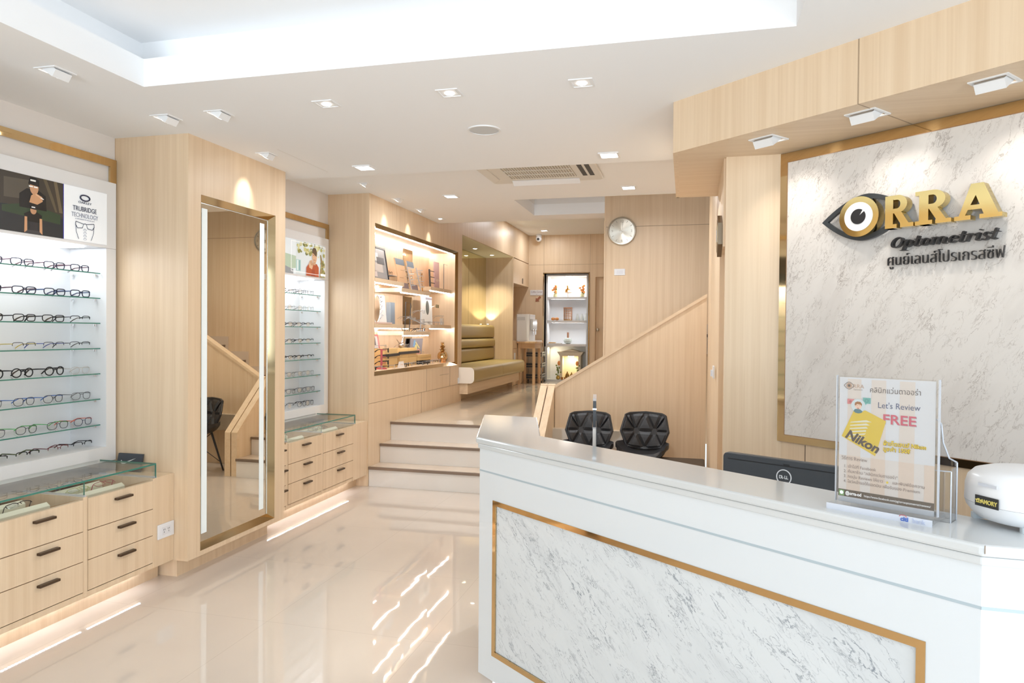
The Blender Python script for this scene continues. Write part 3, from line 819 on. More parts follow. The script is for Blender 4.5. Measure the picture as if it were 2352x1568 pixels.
# ---- drawer cabinets with glass tops
def handle(par, o, y, z, X):
    g = G(); g.box(X, X + .022, y - .052, y + .052, z - .006, z + .006)
    mk('handle', g, HANDLE, par, o, bevel=.002)
def drawer_cabinet(y0, cols, fend, yend, lab, gly):
    t = thing('drawer_cabinet', lab, 'cabinet', (-3.1, (y0 + yend) / 2, 0), group='oak drawer cabinets below the display units'); o = tuple(t.location)
    X = -2.80; zb = .105; zt = .592
    g = G()
    g.box(-3.45, X - .0016, y0, yend, zb + .0005, zb + .03)
    g.box(-3.45, -3.43, y0, yend, zb, zt + .05)
    g.box(-3.43, -3.18, y0, yend, zt - .03, zt)
    for a, b in cols: g.box(-3.43, X, a - .012, a + .012, zb, zt)
    g.box(-3.43, X, fend - .012, yend, zb, zt)
    g.box(X - .02, X - .0016, y0, yend, zb + .0301, .1325)
    g.box(-3.43, X - .022, y0 + .001, yend - .001, .455, .475)
    mk('carcass', g, WV, t, o)
    mk('plinth', G().box(-3.43, -2.905, y0, yend, 0, zb), WV, t, o)
    for i, (a, b) in enumerate(cols):
        for k, (c, d) in enumerate(((.430, zt - .012), (.286, .426), (.137, .282))):
            dr = mk('drawer', G().box(X - .018, X + .002, a + .015, b - .015, c, d), WV, t, o)
            handle(dr, o, (a + b) / 2 + (.02 if k else .0), (d - .032) if k else .542, X + .002)
    # stepped cream trays under the glass
    for a, b in cols:
        for x in (-3.10, -2.955):
            tr = G()
            tr.add([(x - .06, a + .03, .525), (x + .055, a + .03, .525), (x + .055, a + .03, .568), (x + .035, a + .03, .583), (x - .06, a + .03, .548),
                    (x - .06, b - .10, .525), (x + .055, b - .10, .525), (x + .055, b - .10, .568), (x + .035, b - .10, .583), (x - .06, b - .10, .548)],
                   [(4, 3, 2, 1, 0), (5, 6, 7, 8, 9), (0, 1, 6, 5), (1, 2, 7, 6), (2, 3, 8, 7), (3, 4, 9, 8), (4, 0, 5, 9)])
            mk('tray', tr, TRAYM, t, o)
    # glass hood
    h = G().mat(0); h.box(-3.18, X, y0, gly, .665, .671); h.box(X - .006, X, y0, gly, zt, .664)
    h.box(-3.17, X - .008, gly - .006, gly, zt, .664)
    h.mat(1); h.box(X, X + .0015, y0, gly, .664, .672); h.box(-3.17, X, gly, gly + .0015, .664, .672); h.box(X - .006, X + .001, gly - .002, gly + .001, zt, .664)
    mk('glass_hood', h, [GLASSC, GLASSE], t, o)
    for a, b in cols[1:]:
        d = G().mat(0).box(-3.17, X - .008, a - .003, a + .003, zt, .664).mat(1).box(X - .009, X - .007, a - .003, a + .003, zt, .664)
        mk('glass_divider', d, [GLASSC, GLASSE], t, o)
    for a in [c[0] for c in cols[1:]] + [gly]:
        mk('metal_rail', G().box(-3.17, X, a - .006, a + .006, zt, zt + .008), plain('pale_rail', (.75, .75, .78), .3, .3), t, o)
    return t
drawer_cabinet(1.885, [(1.885, 2.28), (2.28, 2.738), (2.738, 3.186)], 3.186, 3.331, 'oak drawer cabinet with glass top under the cyclist poster unit', 3.196)
drawer_cabinet(4.299, [(4.299, 4.472), (4.472, 4.972), (4.972, 5.51)], 5.51, 5.764, 'oak drawer cabinet with glass top under the red shirt poster unit', 5.534)

# ---- LED strips below the cabinets
def floor_led(y0, y1, lab, step=.0167):
    t = thing('led_strip', lab, 'light strip', (-2.885, (y0 + y1) / 2, .08), group='led strips below the drawer cabinets'); o = tuple(t.location)
    mk('tape', G().box(-2.902, -2.880, y0, y1, .098, .1048), plain('led_tape', (.8, .82, .85), .4), t, o)
    g = G(); n = int((y1 - y0) / step)
    for k in range(n):
        y = y0 + step * (k + .5)
        if abs(y - 2.82) < .02: continue
        g.box(-2.896, -2.887, y - .0045, y + .0045, .0945, .098)
    mk('diodes', g, LEDB, t, o)
floor_led(1.90, 3.20, 'led strip of white diodes below the near drawer cabinet')
floor_led(4.32, 5.60, 'led strip of white diodes below the far drawer cabinet')

# outlet, switch, dark card
def plate(name, X, y0, y1, z0, z1, lab, cat, holes):
    t = thing(name, lab, cat, (X, (y0 + y1) / 2, z0)); o = tuple(t.location)
    mk('plate', G().box(X, X + .008, y0, y1, z0, z1), plain('white_plastic', (.82, .82, .84), .3), t, o, bevel=.002)
    g = G()
    cy, cz = (y0 + y1) / 2, (z0 + z1) / 2
    if holes == 'socket':
        mk('insert', G().box(X + .008, X + .0095, cy - .033, cy + .033, cz - .022, cz + .022), plain('white_plastic_b', (.76, .76, .79), .3), t, o)
        for s in (-.017, .017):
            for dy, dz in ((-.005, .007), (.005, .007), (0, -.007)): g.box(X + .0095, X + .0101, cy + s + dy - .0013, cy + s + dy + .0013, cz + dz - .004, cz + dz + .004)
        mk('socket_slots', g, DARKG, t, o)
    else:
        mk('rocker', G().box(X + .008, X + .012, cy - .018, cy + .018, cz - .022, cz + .022), plain('white_plastic_b', (.76, .76, .79), .3), t, o)
plate('wall_outlet', -2.7995, 3.204, 3.325, .25, .330, 'white double socket on the near drawer cabinet side panel', 'outlet', 'socket')
plate('light_switch', -2.789, 8.265, 8.365, .752, .825, 'white switch plate low on the oak wall beside the olive bench', 'switch', 'rocker')
t = thing('dark_card', 'dark grey card with a white tick emblem standing behind the near glass top', 'card', (-3.075, 3.305, .592)); o = tuple(t.location)
g = G(); g.add([(-3.155, 3.29, .5925), (-2.99, 3.29, .5925), (-2.99, 3.312, .69), (-3.155, 3.312, .69), (-3.155, 3.302, .5925), (-2.99, 3.302, .5925), (-2.99, 3.324, .69), (-3.155, 3.324, .69)],
               [(0, 1, 2, 3), (5, 4, 7, 6), (3, 2, 6, 7), (1, 0, 4, 5), (0, 3, 7, 4), (2, 1, 5, 6)])
mk('board', g, plain('slate_card', (.055, .062, .075), .5), t, o)
tick = [(-3.128, .655), (-3.13, .640), (-3.118, .632), (-3.10, .634), (-3.03, .668), (-3.10, .644), (-3.114, .643), (-3.120, .648)]
mk('tick_emblem', G().add([(x, 3.2895 + (z - .5925) * .2256 - .0008, z) for x, z in tick], [tuple(range(8))]), plain('white_print', (.85, .85, .86), .5), t, o)

# ================================================================== spectacles
LENSMESH = {}
def spec_outline(kind, w, h, n=22):
    pts = []
    for k in range(n):
        a = 2 * PI * k / n
        c, s = math.cos(a), math.sin(a)
        e = .5 if kind == 'rect' else (.72 if kind == 'soft' else 1.0)
        x = math.copysign(abs(c) ** e, c) * w / 2; z = math.copysign(abs(s) ** e, s) * h / 2
        if kind != 'round' and z < 0: x *= 1 - .12 * (-z / (h / 2))
        pts.append((x, z))
    return pts
SPECS = {}
def make_specs(key, kind, rim, rimcol, templecol, halfrim=False, tipcol=None, dark=False):
    """template pair of glasses standing open: -y is the front, base at z=0"""
    w, h = (.054, .034) if kind == 'rect' else ((.052, .038) if kind == 'soft' else (.048, .043))
    t = thing('eyeglasses', 'template', 'eyeglasses', (0, 0, -5))
    mr = plain('frame_' + key, rimcol, .5, .2 if rim < .0013 else 0, spec=.25)
    mt = plain('temple_' + key, templecol, .5, spec=.25)
    cz = h / 2 + rim
    cx = .0345
    for s in (-1, 1):
        ol = spec_outline(kind, w, h)
        if s < 0: ol = [(-x, z) for x, z in ol]
        wrap = lambda x: .10 * (x + s * cx) ** 2 / .06
        pts = [(s * cx + x, wrap(x), cz + z) for x, z in ol]
        g = G()
        if halfrim:
            up = [p for p in pts if p[2] > cz - .004]
            up.sort(key=lambda p: p[0])
            g.tube(up, rim * 1.15, 5)
        else:
            g.tube(pts, rim, 5, closed=True)
        mk('rim', g, mr, t, smooth=True)
        g = G(); g.add([(p[0], p[1] + .0004, p[2]) for p in pts], [tuple(range(len(pts)))])
        mk('lens', g, LENSD if dark else LENS, t)
    br = G(); br.tube([(-cx + w / 2 - .002, .001, cz + .005), (-.004, -.001, cz + .009), (.004, -.001, cz + .009), (cx - w / 2 + .002, .001, cz + .005)], max(rim, .0011), 5)
    mk('bridge', br, mr, t)
    for s in (-1, 1):
        xo = s * (cx + w / 2)
        g = G()
        th = .0014 if rim < .0012 else (.0019 if rim < .0019 else .0028)
        g.tube([(xo - s * .002, .004, cz + h * .28), (xo + s * .004, .008, cz + h * .30), (xo + s * .004, .05, cz + h * .27), (xo + s * .002, .098, cz + h * .2), (xo - s * .003, .120, cz - h * .1), (xo - s * .006, .138, .003)],
               [rim, th, th * 1.2, th * 1.1, th * 1.4, th * 1.3], 5)
        mk('temple', g, mt, t)
    SPECS[key] = [t, False]
    return t
def put_specs(key, loc, rz, label, group, rot=None):
    e = SPECS[key]
    if not e[1]:
        e[1] = True; r = e[0]; r.location = loc; r.rotation_euler = rot if rot else (0, 0, rz); r['label'] = label; r['group'] = group
        return r
    return dup(e[0], loc, rz, label, group, rot)
NAVY = (.020, .022, .045); BLK = (.014, .014, .016); GUN = (.06, .062, .07); SIL = (.42, .42, .44)
make_specs('navy_red', 'rect', .0027, NAVY, (.05, .015, .03))
make_specs('navy_blue', 'rect', .0027, NAVY, (.035, .06, .15))
make_specs('black_full', 'rect', .0024, BLK, (.03, .028, .03))
make_specs('half_black', 'rect', .0018, BLK, BLK, True)
make_specs('half_yellow', 'rect', .0015, GUN, (.55, .40, .06), True)
make_specs('half_blue', 'rect', .0015, GUN, (.06, .10, .36), True)
make_specs('half_dark', 'rect', .0015, GUN, GUN, True)
make_specs('round_thick', 'round', .0030, BLK, BLK)
make_specs('clear_pink', 'soft', .0010, (.60, .52, .46), (.60, .52, .46))
make_specs('thin_bluearm', 'soft', .0016, GUN, (.06, .17, .50))
make_specs('thin_grey', 'soft', .0016, (.16, .16, .17), (.20, .20, .21))
make_specs('thin_green', 'soft', .0016, GUN, (.10, .48, .12))
make_specs('thin_orange', 'soft', .0016, (.05, .055, .10), (.72, .17, .10))
make_specs('half_olive', 'rect', .0020, BLK, (.10, .12, .05), True)
make_specs('half_red', 'rect', .0014, (.16, .03, .03), (.16, .03, .03), True)
make_specs('silver_round', 'round', .0010, SIL, SIL)
make_specs('silver_thin', 'soft', .0010, (.30, .29, .28), (.30, .29, .28))
make_specs('black_round', 'round', .0014, BLK, BLK)
make_specs('lime_thin', 'rect', .0011, (.40, .46, .10), (.40, .46, .10))
make_specs('crimson_thin', 'rect', .0012, (.34, .02, .05), (.34, .02, .05))
make_specs('sun_black', 'round', .0024, BLK, BLK, dark=True)
DESC = dict(navy_red='navy red armed glasses', navy_blue='navy blue armed glasses', black_full='black full rim rectangular glasses', half_black='black half rim glasses',
            half_yellow='grey yellow armed glasses', half_blue='grey blue armed glasses', half_dark='grey half rim glasses', round_thick='thick round black glasses',
            clear_pink='pale gold rimmed glasses', thin_bluearm='thin blue armed glasses', thin_grey='thin grey wire glasses', thin_green='thin green armed glasses',
            thin_orange='thin orange armed glasses', half_olive='olive armed half rim glasses', half_red='dark red half rim glasses', silver_round='round silver wire glasses',
            silver_thin='thin pale wire glasses', black_round='round black wire glasses', lime_thin='thin lime green glasses', crimson_thin='thin crimson glasses', sun_black='round black sunglasses')
ORD = ['first', 'second', 'third', 'fourth', 'fifth', 'sixth', 'seventh', 'eighth', 'ninth', 'tenth']
POSR = ['rightmost', 'second from right', 'third from right', 'fourth from right', 'fifth from right']
ROWN = ['top', 'second', 'third', 'fourth', 'fifth', 'sixth', 'seventh', 'lowest']
ROWZ = (1.713, 1.573, 1.433, 1.291, 1.149, 1.006, .861, .735)
rows1 = [['navy_red', 'navy_red', 'navy_red', 'navy_red'], ['navy_blue', 'navy_blue', 'navy_red', 'navy_red'], ['half_black', 'black_full', 'black_full', 'black_full'],
         ['half_dark', 'half_blue', 'half_yellow', 'half_yellow'], ['clear_pink', 'round_thick', 'round_thick', 'round_thick'], ['thin_grey', 'thin_bluearm', 'thin_bluearm', 'thin_grey'],
         ['thin_orange', 'thin_green', 'thin_green', 'thin_grey'], ['half_black', 'half_red', 'half_olive', 'half_black']]
for r, row in enumerate(rows1):
    for k, key in enumerate(row):
        y = (3.158, 2.995, 2.818, 2.645)[k] + random.uniform(-.008, .008) + (.02 if r >= 6 else 0)
        put_specs(key, (-3.262, y, ROWZ[r] + .0004), PI / 2 + random.uniform(-.07, .07),
                  '%s, %s, %s shelf of the cyclist poster unit' % (DESC[key], POSR[k], ROWN[r]), 'glasses in the cyclist poster unit')
rows2 = ['black_round', 'silver_thin', 'half_dark', 'half_dark', 'half_black', 'silver_thin', 'thin_grey', 'black_round']
for r, key in enumerate(rows2):
    for k in range(3 if r in (1, 5) else 4):
        kk = key if not (r == 7 and k > 1) else 'silver_round'
        y = (5.585, 5.435, 5.285, 5.13)[k] + random.uniform(-.012, .012)
        put_specs(kk, (-3.262, y, ROWZ[r] + .0004), PI / 2 + random.uniform(-.1, .1),
                  '%s, %s, %s shelf of the red shirt poster unit' % (DESC[kk], POSR[k], ROWN[r]), 'glasses in the red shirt poster unit')
# glasses lying in the trays under the glass tops
tr_ = [('crimson_thin', -2.945, 3.02, 'crimson glasses in the front tray right of the near glass divider'), ('lime_thin', -2.945, 2.86, 'lime green glasses in the front tray right of the near glass divider'),
       ('thin_grey', -3.09, 2.97, 'thin grey glasses in the back tray right of the near glass divider'), ('thin_bluearm', -3.09, 2.82, 'blue armed glasses in the back tray right of the near glass divider'),
       ('black_full', -3.09, 2.50, 'black glasses in the back tray left of the near glass divider'), ('half_black', -2.945, 2.54, 'right black half rim glasses in the front tray left of the near divider'),
       ('half_black', -2.945, 2.38, 'left black half rim glasses in the front tray left of the near divider'),
       ('silver_thin', -3.09, 5.25, 'pale wire glasses in the back tray of the far glass top'), ('black_round', -2.945, 5.28, 'round black glasses in the front tray of the far glass top, right one'),
       ('thin_grey', -2.945, 5.12, 'thin grey glasses in the front tray of the far glass top, left one')]
for key, x, y, lab in tr_:
    put_specs(key, (x, y, .588), 0, lab, 'glasses in the drawer cabinet trays', rot=(math.radians(-68), 0, PI / 2))

# ================================================================== lit showcase beside the steps
sc = thing('showcase', 'lit oak showcase with staggered shelves in a bronze frame beside the steps', 'showcase', (-2.98, 7.065, .989), kind=None); o = tuple(sc.location)
Y0, Y1, Z0, Z1 = 5.885, 8.248, .989, 2.387
def strip4(x0, x1, a, b, c, d, w):
    g = G()
    for q in (((x0, a, c), (x0, b, c), (x1, b - w, c + w), (x1, a + w, c + w)), ((x0, b, c), (x0, b, d), (x1, b - w, d - w), (x1, b - w, c + w)),
              ((x0, b, d), (x0, a, d), (x1, a + w, d - w), (x1, b - w, d - w)), ((x0, a, d), (x0, a, c), (x1, a + w, c + w), (x1, a + w, d - w))):
        g.add(q, [(0, 1, 2, 3)])
    return g
mk('frame', strip4(-2.788, -2.815, Y0, Y1, Z0, Z1, .036), BRONZE, sc, o)
mk('back_panel', G().box(-3.20, -3.172, Y0 - .02, Y1 + .10, Z0, Z1), WV, sc, o)
mk('side_panel', G().box(-3.172, -2.82, Y1 + .07, Y1 + .09, Z0, Z1 + .0), WV, sc, o)
mk('side_panel', G().box(-3.172, -2.82, Y0 - .02, Y0, Z0, Z1), WV, sc, o)
mk('base_board', G().box(-3.172, -2.816, Y0, Y1 + .07, 1.008, 1.026), WY, sc, o)
mk('top_board', G().box(-3.172, -2.816, Y0, Y1 + .07, 2.372, 2.3865), WY, sc, o)
mk('mirror_strip', G().box(-3.172, -3.169, 7.42, 7.70, 1.03, 2.372), MIRROR, sc, o)
LS = plain('showcase_led', (1, 1, 1), .4, emit=48, ecol=(1.0, .97, .94))
mk('light_strip', G().box(-2.860, -2.853, Y0 + .03, Y1 - .02, 2.356, 2.366), LS, sc, o)
mk('light_strip', G().box(-3.165, -3.158, Y0 + .03, Y1 + .02, 2.352, 2.362), LS, sc, o)
for a, b, z, xb in ((5.887, 6.765, 1.905, -3.17), (6.70, 7.535, 1.847, -3.17), (7.54, 8.31, 1.915, -3.17), (5.887, 6.75, 1.472, -3.17), (6.755, 7.53, 1.400, -3.17), (7.535, 8.31, 1.478, -3.17)):
    s = mk('shelf', G().box(xb, -2.875, a, b, z - .042, z), WY, sc, o)
    mk('light_strip', G().box(-2.893, -2.887, a + .01, b - .03, z - .052, z - .0425), LS, s, o)
    if b < 6.8: mk('light_strip', G().box(-3.165, -3.155, a + .01, b - .01, z - .052, z - .0425), LS, s, o)

def leaning_board(name, X, ya, yb, z0, z1, lean, mats, lab, cat, rim=None, th=.012, skew=0.0, group=None, mirror=None):
    """board standing on a shelf and leaning back towards -x"""
    t = thing(name, lab, cat, (X, (ya + yb) / 2, z0), group=group)
    h = z1 - z0; w = yb - ya
    def P(u, v, d): return (-d - lean * v, u + skew * v, v)
    def q(u0, u1, v0, v1, d0, d1):
        g = G(); vs = [P(u, v, d) for d in (d0, d1) for (u, v) in ((u0, v0), (u1, v0), (u1, v1), (u0, v1))]
        return g.add(vs, [(0, 1, 2, 3), (7, 6, 5, 4), (1, 0, 4, 5), (2, 1, 5, 6), (3, 2, 6, 7), (0, 3, 7, 4)])
    mk('board', q(-w / 2, w / 2, 0, h, 0, th), mats, t)
    if rim is not None:
        g = G(); f = .018
        for a in ((-w / 2, w / 2, 0, f), (-w / 2, w / 2, h - f, h), (-w / 2, -w / 2 + f, f, h - f), (w / 2 - f, w / 2, f, h - f)):
            s = q(*a, -.006, -.0002); g.add(s.v, s.f)
        mk('rim', g, rim, t)
    return t, q
PIC = plain('grey_print', (.30, .29, .29), .3); SLATE = plain('slate_blue', (.20, .25, .31), .4); PEACH = plain('peach_card', (.80, .53, .32), .5)
# upper row
t, q = leaning_board('picture_frame', -2.97, 6.18, 6.60, 1.905, 2.24, .16, PIC, 'black framed photograph leaning at the left end of the upper showcase shelf', 'picture frame', BLACKP)
for a, c in (((-.15, .02, .19, .27), (.62, .60, .57)), ((-.12, .10, .08, .17), (.50, .44, .40)), ((-.02, .15, .16, .23), (.12, .12, .13)), ((-.17, -.05, .03, .09), (.60, .50, .46))):
    mk('picture_patch', q(*a, -.0012, -.0004), plain('print_%d' % int(c[0] * 100), c, .4), t)
def head_stand(loc, lab):
    t = thing('glasses_riser', lab, 'display riser', loc)
    mk('block', G().rbox(-.05, .05, -.075, .075, 0, .062, .008), clear('clear_block', (.85, .87, .88), .12), t)
    mk('platform', G().rbox(-.052, .052, -.077, .077, .062, .066, .008), ACRYLE, t)
    return t
head_stand((-2.99, 6.665, 1.905), 'clear acrylic riser beside the black framed photograph')
put_specs('black_round', (-2.985, 6.665, 1.9715), PI / 2, 'black glasses on the clear riser beside the framed photograph in the showcase', 'glasses in the lit showcase')
for y0, y1, lab in ((6.86, 7.09, 'left of the two slate and peach leaning boards in the showcase'), (7.17, 7.36, 'right of the two slate and peach leaning boards in the showcase')):
    t, q = leaning_board('display_board', -2.955, y0, y1, 1.847, 2.165, .10, PEACH, lab, 'display board', None, .012, -.28)
    w = y1 - y0
    mk('upper_band', q(-w / 2, w / 2, .255, .318, -.0015, -.0003), SLATE, t)
    mk('lower_band', q(-w / 2, w / 2, 0, .07, -.0015, -.0003), plain('plum_card', (.25, .19, .20), .5), t)
    mk('fine_line', q(-w * .35, w * .1, .12, .124, -.0015, -.0003).add(q(-w * .1, w * .3, .20, .204, -.0015, -.0003).v, [(0, 1, 2, 3)]), plain('brown_line', (.45, .25, .12), .5), t)
    # clear upright with rungs carrying frames
    cr = G()
    cr.tube([(.03, w / 2 + .005, 0), (.0, w / 2 - .075, .26)], .006, 6)
    for k in range(4): cr.tube([(.025 - .006 * k, w / 2 - .02 * k, .05 + .06 * k), (.05, w / 2 + .05 - .02 * k, .055 + .06 * k)], .004, 5)
    mk('clear_rack', cr, ACRYLE, t, smooth=True)
    for k in range(3):
        put_specs('silver_thin' if k % 2 else 'silver_round', (-2.92, y1 + .02 - .02 * k, 1.90 + .062 * k), PI / 2 + .3, '%s, %s on the clear rack of the %s' % (DESC['silver_thin' if k % 2 else 'silver_round'], ('lowest', 'middle', 'top')[k], 'left peach board' if y0 < 7 else 'right peach board'), 'glasses in the lit showcase')
t = thing('ornament_stand', 'small gilt curved ornament standing right of the peach boards', 'ornament', (-2.95, 7.46, 1.847))
g = G(); g.tube([(0, .01, 0), (0, .0, .06), (0, -.015, .12), (0, -.03, .19), (0, -.012, .215), (0, .005, .19)], [.008, .007, .006, .005, .004, .003], 6)
mk('curl', g, GOLD, t, smooth=True)
g = G(); g.lathe([(.035, 0), (.03, .008), (.01, .014)], (0, .01, 0), 14); mk('foot', g, GOLD, t, smooth=True)
def rack(loc, n, h, lean, mat, lab, arm=.16):
    t = thing('glasses_rack', lab, 'display rack', loc)
    g = G(); g.lathe([(.055, 0), (.05, .012), (.02, .02)], (0, 0, 0), 16); mk('foot', g, mat, t, smooth=True)
    g = G(); g.tube([(0, .0, .01), (0, -lean, h)], .011, 8); mk('post', g, mat, t, smooth=True)
    for k in range(n):
        z = h * (.30 + .62 * k / max(1, n - 1)); y = -lean * z / h
        g = G(); g.tube([(0, y - .02, z), (.0, y + arm, z)], .005, 6); mk('arm', g, mat, t, smooth=True)
    return t
rack((-3.0, 7.845, 1.915), 3, .225, .035, BLACKP, 'black rack with three arms on the upper right shelf of the showcase')
put_specs('clear_pink', (-2.95, 8.0, 1.995), PI / 2, 'pale glasses hung beside the black three armed rack in the showcase', 'glasses in the lit showcase')
leaning_board('display_board', -3.02, 8.045, 8.215, 1.915, 2.255, .02, plain('mauve_card', (.48, .33, .34), .5), 'mauve board behind the black rack at the upper right of the showcase', 'display board')
t = thing('wire_display_stand', 'open dark rectangular wire frame at the upper right end of the showcase', 'frame', (-2.93, 8.20, 1.915))
g = G(); g.tube([(0, -.075, .004), (0, .085, .004), (0, .085, .31), (0, -.075, .315)], .0035, 6, closed=True); mk('wire', g, DARKG, t)

# middle row
t = thing('oval_display', 'white board with an oval cutout and clear glasses arms in the showcase', 'display stand', (-3.0, 6.42, 1.472))
g = G(); n = 28; ou = []; inn = []
for k in range(n):
    a = 2 * PI * k / n
    ou.append((max(-.20, min(.20, .30 * math.cos(a))), max(0, min(.29, .145 + .22 * math.sin(a)))))
    inn.append((.085 * math.cos(a) + .03 * math.sin(a), .15 + .135 * math.sin(a)))
vs = [(-.0 - .10 * z, y, z) for y, z in ou] + [(-.0 - .10 * z, y, z) for y, z in inn] + [(-.012 - .10 * z, y, z) for y, z in ou] + [(-.012 - .10 * z, y, z) for y, z in inn]
fs = []
for i in range(n):
    j = (i + 1) % n; fs += [(i, j, n + j, n + i), (2 * n + j, 2 * n + i, 3 * n + i, 3 * n + j), (j, i, 2 * n + i, 2 * n + j), (n + i, n + j, 3 * n + j, 3 * n + i)]
g.add(vs, fs); mk('board', g, plain('white_card', (.84, .84, .82), .4), t)
for k in range(5):
    z = .07 + .045 * k
    g = G(); g.tube([(.0, .10 - .015 * k, z + .015), (.03, .02, z + .02), (.05, -.04, z), (.05, -.07, z - .02)], .0055, 6); mk('clear_arm', g, ACRYLE, t, smooth=True)
g = G(); g.rbox(-.06, .06, -.16, .16, 0, .014, .004); 
t2 = thing('low_plinth', 'small low pale plinth in front of the oval cutout board', 'plinth', (-2.93, 6.30, 1.472)); mk('block', g, plain('pink_card', (.78, .58, .50), .5), t2)
leaning_board('folder_box', -2.99, 6.69, 6.80, 1.472, 1.70, .08, SLATE, 'slate blue narrow box beside the oval cutout board', 'box', None, .05, .14)
leaning_board('folder_box', -3.04, 6.81, 6.88, 1.472, 1.69, .06, plain('slate_dark', (.15, .18, .22), .4), 'darker slate box just right of the slate blue narrow box', 'box', None, .05, .08)
t = thing('wire_display_stand', 'open dark rectangular wire frame beside the slate boxes', 'frame', (-2.92, 6.99, 1.400))
g = G(); g.tube([(0, -.10, .004), (0, .03, .004), (0, .065, .30), (0, -.07, .31)], .0045, 6, closed=True); mk('wire', g, DARKG, t)
def tree_rack(loc, lab):
    t = thing('glasses_tree', lab, 'display rack', loc)
    g = G(); g.lathe([(.05, 0), (.048, .008), (.008, .014)], (0, 0, 0), 16); mk('foot', g, ACRYLE, t, smooth=True)
    g = G(); g.tube([(0, 0, .01), (0, 0, .235)], .006, 8); mk('stem', g, ACRYLE, t, smooth=True)
    g = G(); g.tube([(.02, -.42, .15), (.0, .0, .095), (.02, .30, .055), (.02, .52, .045)], .007, 7); mk('branch', g, ACRYLE, t, smooth=True)
    g = G(); g.ball((0, 0, .235), .012, 10, 6); mk('tip', g, CHROME, t, smooth=True)
    return t
tree_rack((-2.955, 7.43, 1.400), 'clear branching rack of glasses in the middle of the showcase')
for k, (y, z, key) in enumerate(((7.06, 1.53, 'silver_thin'), (7.17, 1.51, 'silver_round'), (7.44, 1.60, 'silver_round'), (7.43, 1.50, 'silver_thin'), (7.45, 1.4005, 'black_full'), (7.25, 1.4005, 'half_black'), (7.62, 1.4785, 'silver_thin'), (7.76, 1.4785, 'silver_thin'), (7.90, 1.4785, 'silver_round'))):
    put_specs(key, (-2.915, y, z), PI / 2 + .2, '%s, %s from the left around the clear branching rack' % (DESC[key], ORD[k]), 'glasses in the lit showcase')
t, q = leaning_board('display_board', -3.02, 7.64, 7.985, 1.478, 1.815, .04, plain('white_card', (.84, .84, .82), .4), 'white display board with a dark oval and dark label in the showcase', 'display board')
vs = [(-.04 * (.205 + .085 * math.sin(a)) + .0012, .055 * math.cos(a) + .015, .205 + .085 * math.sin(a)) for a in [2 * PI * k / 28 for k in range(28)]]
g = G(); g.add(vs, [tuple(range(28))]); mk('dark_oval', g, plain('charcoal_print', (.10, .12, .12), .4), t)
mk('dark_label', q(-.035, .165, .300, .326, -.0014, -.0004), plain('slate_label', (.22, .21, .25), .5), t)
t = thing('lens_clip_stand', 'thin metal arm holding small dark clip on lenses beside the dark oval', 'display arm', (-2.99, 7.90, 1.70))
g = G(); g.tube([(0, -.05, -.012), (0, .13, .02)], .002, 5); mk('arm', g, CHROME, t)
g = G(); g.box(-.006, .006, .125, .175, -.012, .028); g.box(-.006, .006, .19, .205, -.012, .026); mk('clip', g, plain('olive_clip', (.14, .11, .05), .4), t)
put_specs('silver_round', (-2.93, 8.10, 1.4785), PI / 2, 'round silver glasses at the right end of the middle showcase row', 'glasses in the lit showcase')
put_specs('silver_thin', (-2.93, 8.08, 1.56), PI / 2, 'pale wire glasses floating on a clear peg at the middle right of the showcase', 'glasses in the lit showcase')
single('clear_peg', G().box(-2.955, -2.915, 8.06, 8.10, 1.478, 1.56), clear('clear_block', (.85, .87, .88), .12), 'clear peg at the middle right end of the showcase', 'peg')

# bottom row
BX = plain('box_wood', (.66, .44, .19), .5); BXD = plain('box_wood_dark', (.58, .34, .12), .5)
t, q = leaning_board('art_card', -3.08, 6.49, 6.70, 1.026, 1.365, .10, plain('red_card', (.50, .14, .14), .5), 'red card with a black and white portrait behind the wooden boxes', 'card', None, .012, -.14)
mk('portrait', q(-.075, .07, .10, .32, -.0014, -.0004), plain('portrait_grey', (.50, .49, .49), .5), t)
g = G(); s_ = q(-.05, .055, .12, .20, -.0024, -.0016); g.add(s_.v, s_.f); s_ = q(-.06, .02, .23, .31, -.0024, -.0016); g.add(s_.v, s_.f)
mk('dark_patch', g, plain('portrait_dark', (.05, .045, .05), .5), t)
def wbox(y0, y1, z0, z1, lab, x0=-3.08, x1=-2.95, lid=True):
    t = thing('wooden_box', lab, 'box', ((x0 + x1) / 2, (y0 + y1) / 2, z0), group='wooden boxes in the showcase'); o = tuple(t.location)
    zm = z0 + (z1 - z0) * .5
    mk('body', G().box(x0, x1, y0, y1, z0, zm - .001), BX, t, o)
    mk('lid', G().box(x0, x1 + .001, y0, y1, zm + .001, z1), BX, t, o)
    return t
wbox(6.49, 6.775, 1.026, 1.222, 'left wooden box under the red portrait card')
wbox(6.84, 7.065, 1.026, 1.220, 'second wooden box from the left, behind the black strap')
wbox(7.07, 7.30, 1.026, 1.218, 'third wooden box from the left, below the silver star ornament')
t = thing('black_strap', 'black strap stretched along the wooden boxes in the showcase', 'strap', (-2.945, 6.9, 1.15)); o = tuple(t.location)
g = G()
for a, b, z, zz in ((6.40, 6.82, 1.152, 1.158), (6.80, 7.37, 1.168, 1.172)):
    g.add([(-2.942, a, z - .014), (-2.942, b, zz - .014), (-2.942, b, zz + .014), (-2.942, a, z + .014), (-2.948, a, z - .014), (-2.948, b, zz - .014), (-2.948, b, zz + .014), (-2.948, a, z + .014)],
          [(0, 1, 2, 3), (7, 6, 5, 4), (1, 0, 4, 5), (2, 1, 5, 6), (3, 2, 6, 7), (0, 3, 7, 4)])
mk('band', g, BLACKP, t, o)
wbox(7.34, 7.755, 1.07, 1.132, 'low amber wooden box in front of the striped sunglasses picture', -3.10, -2.95)
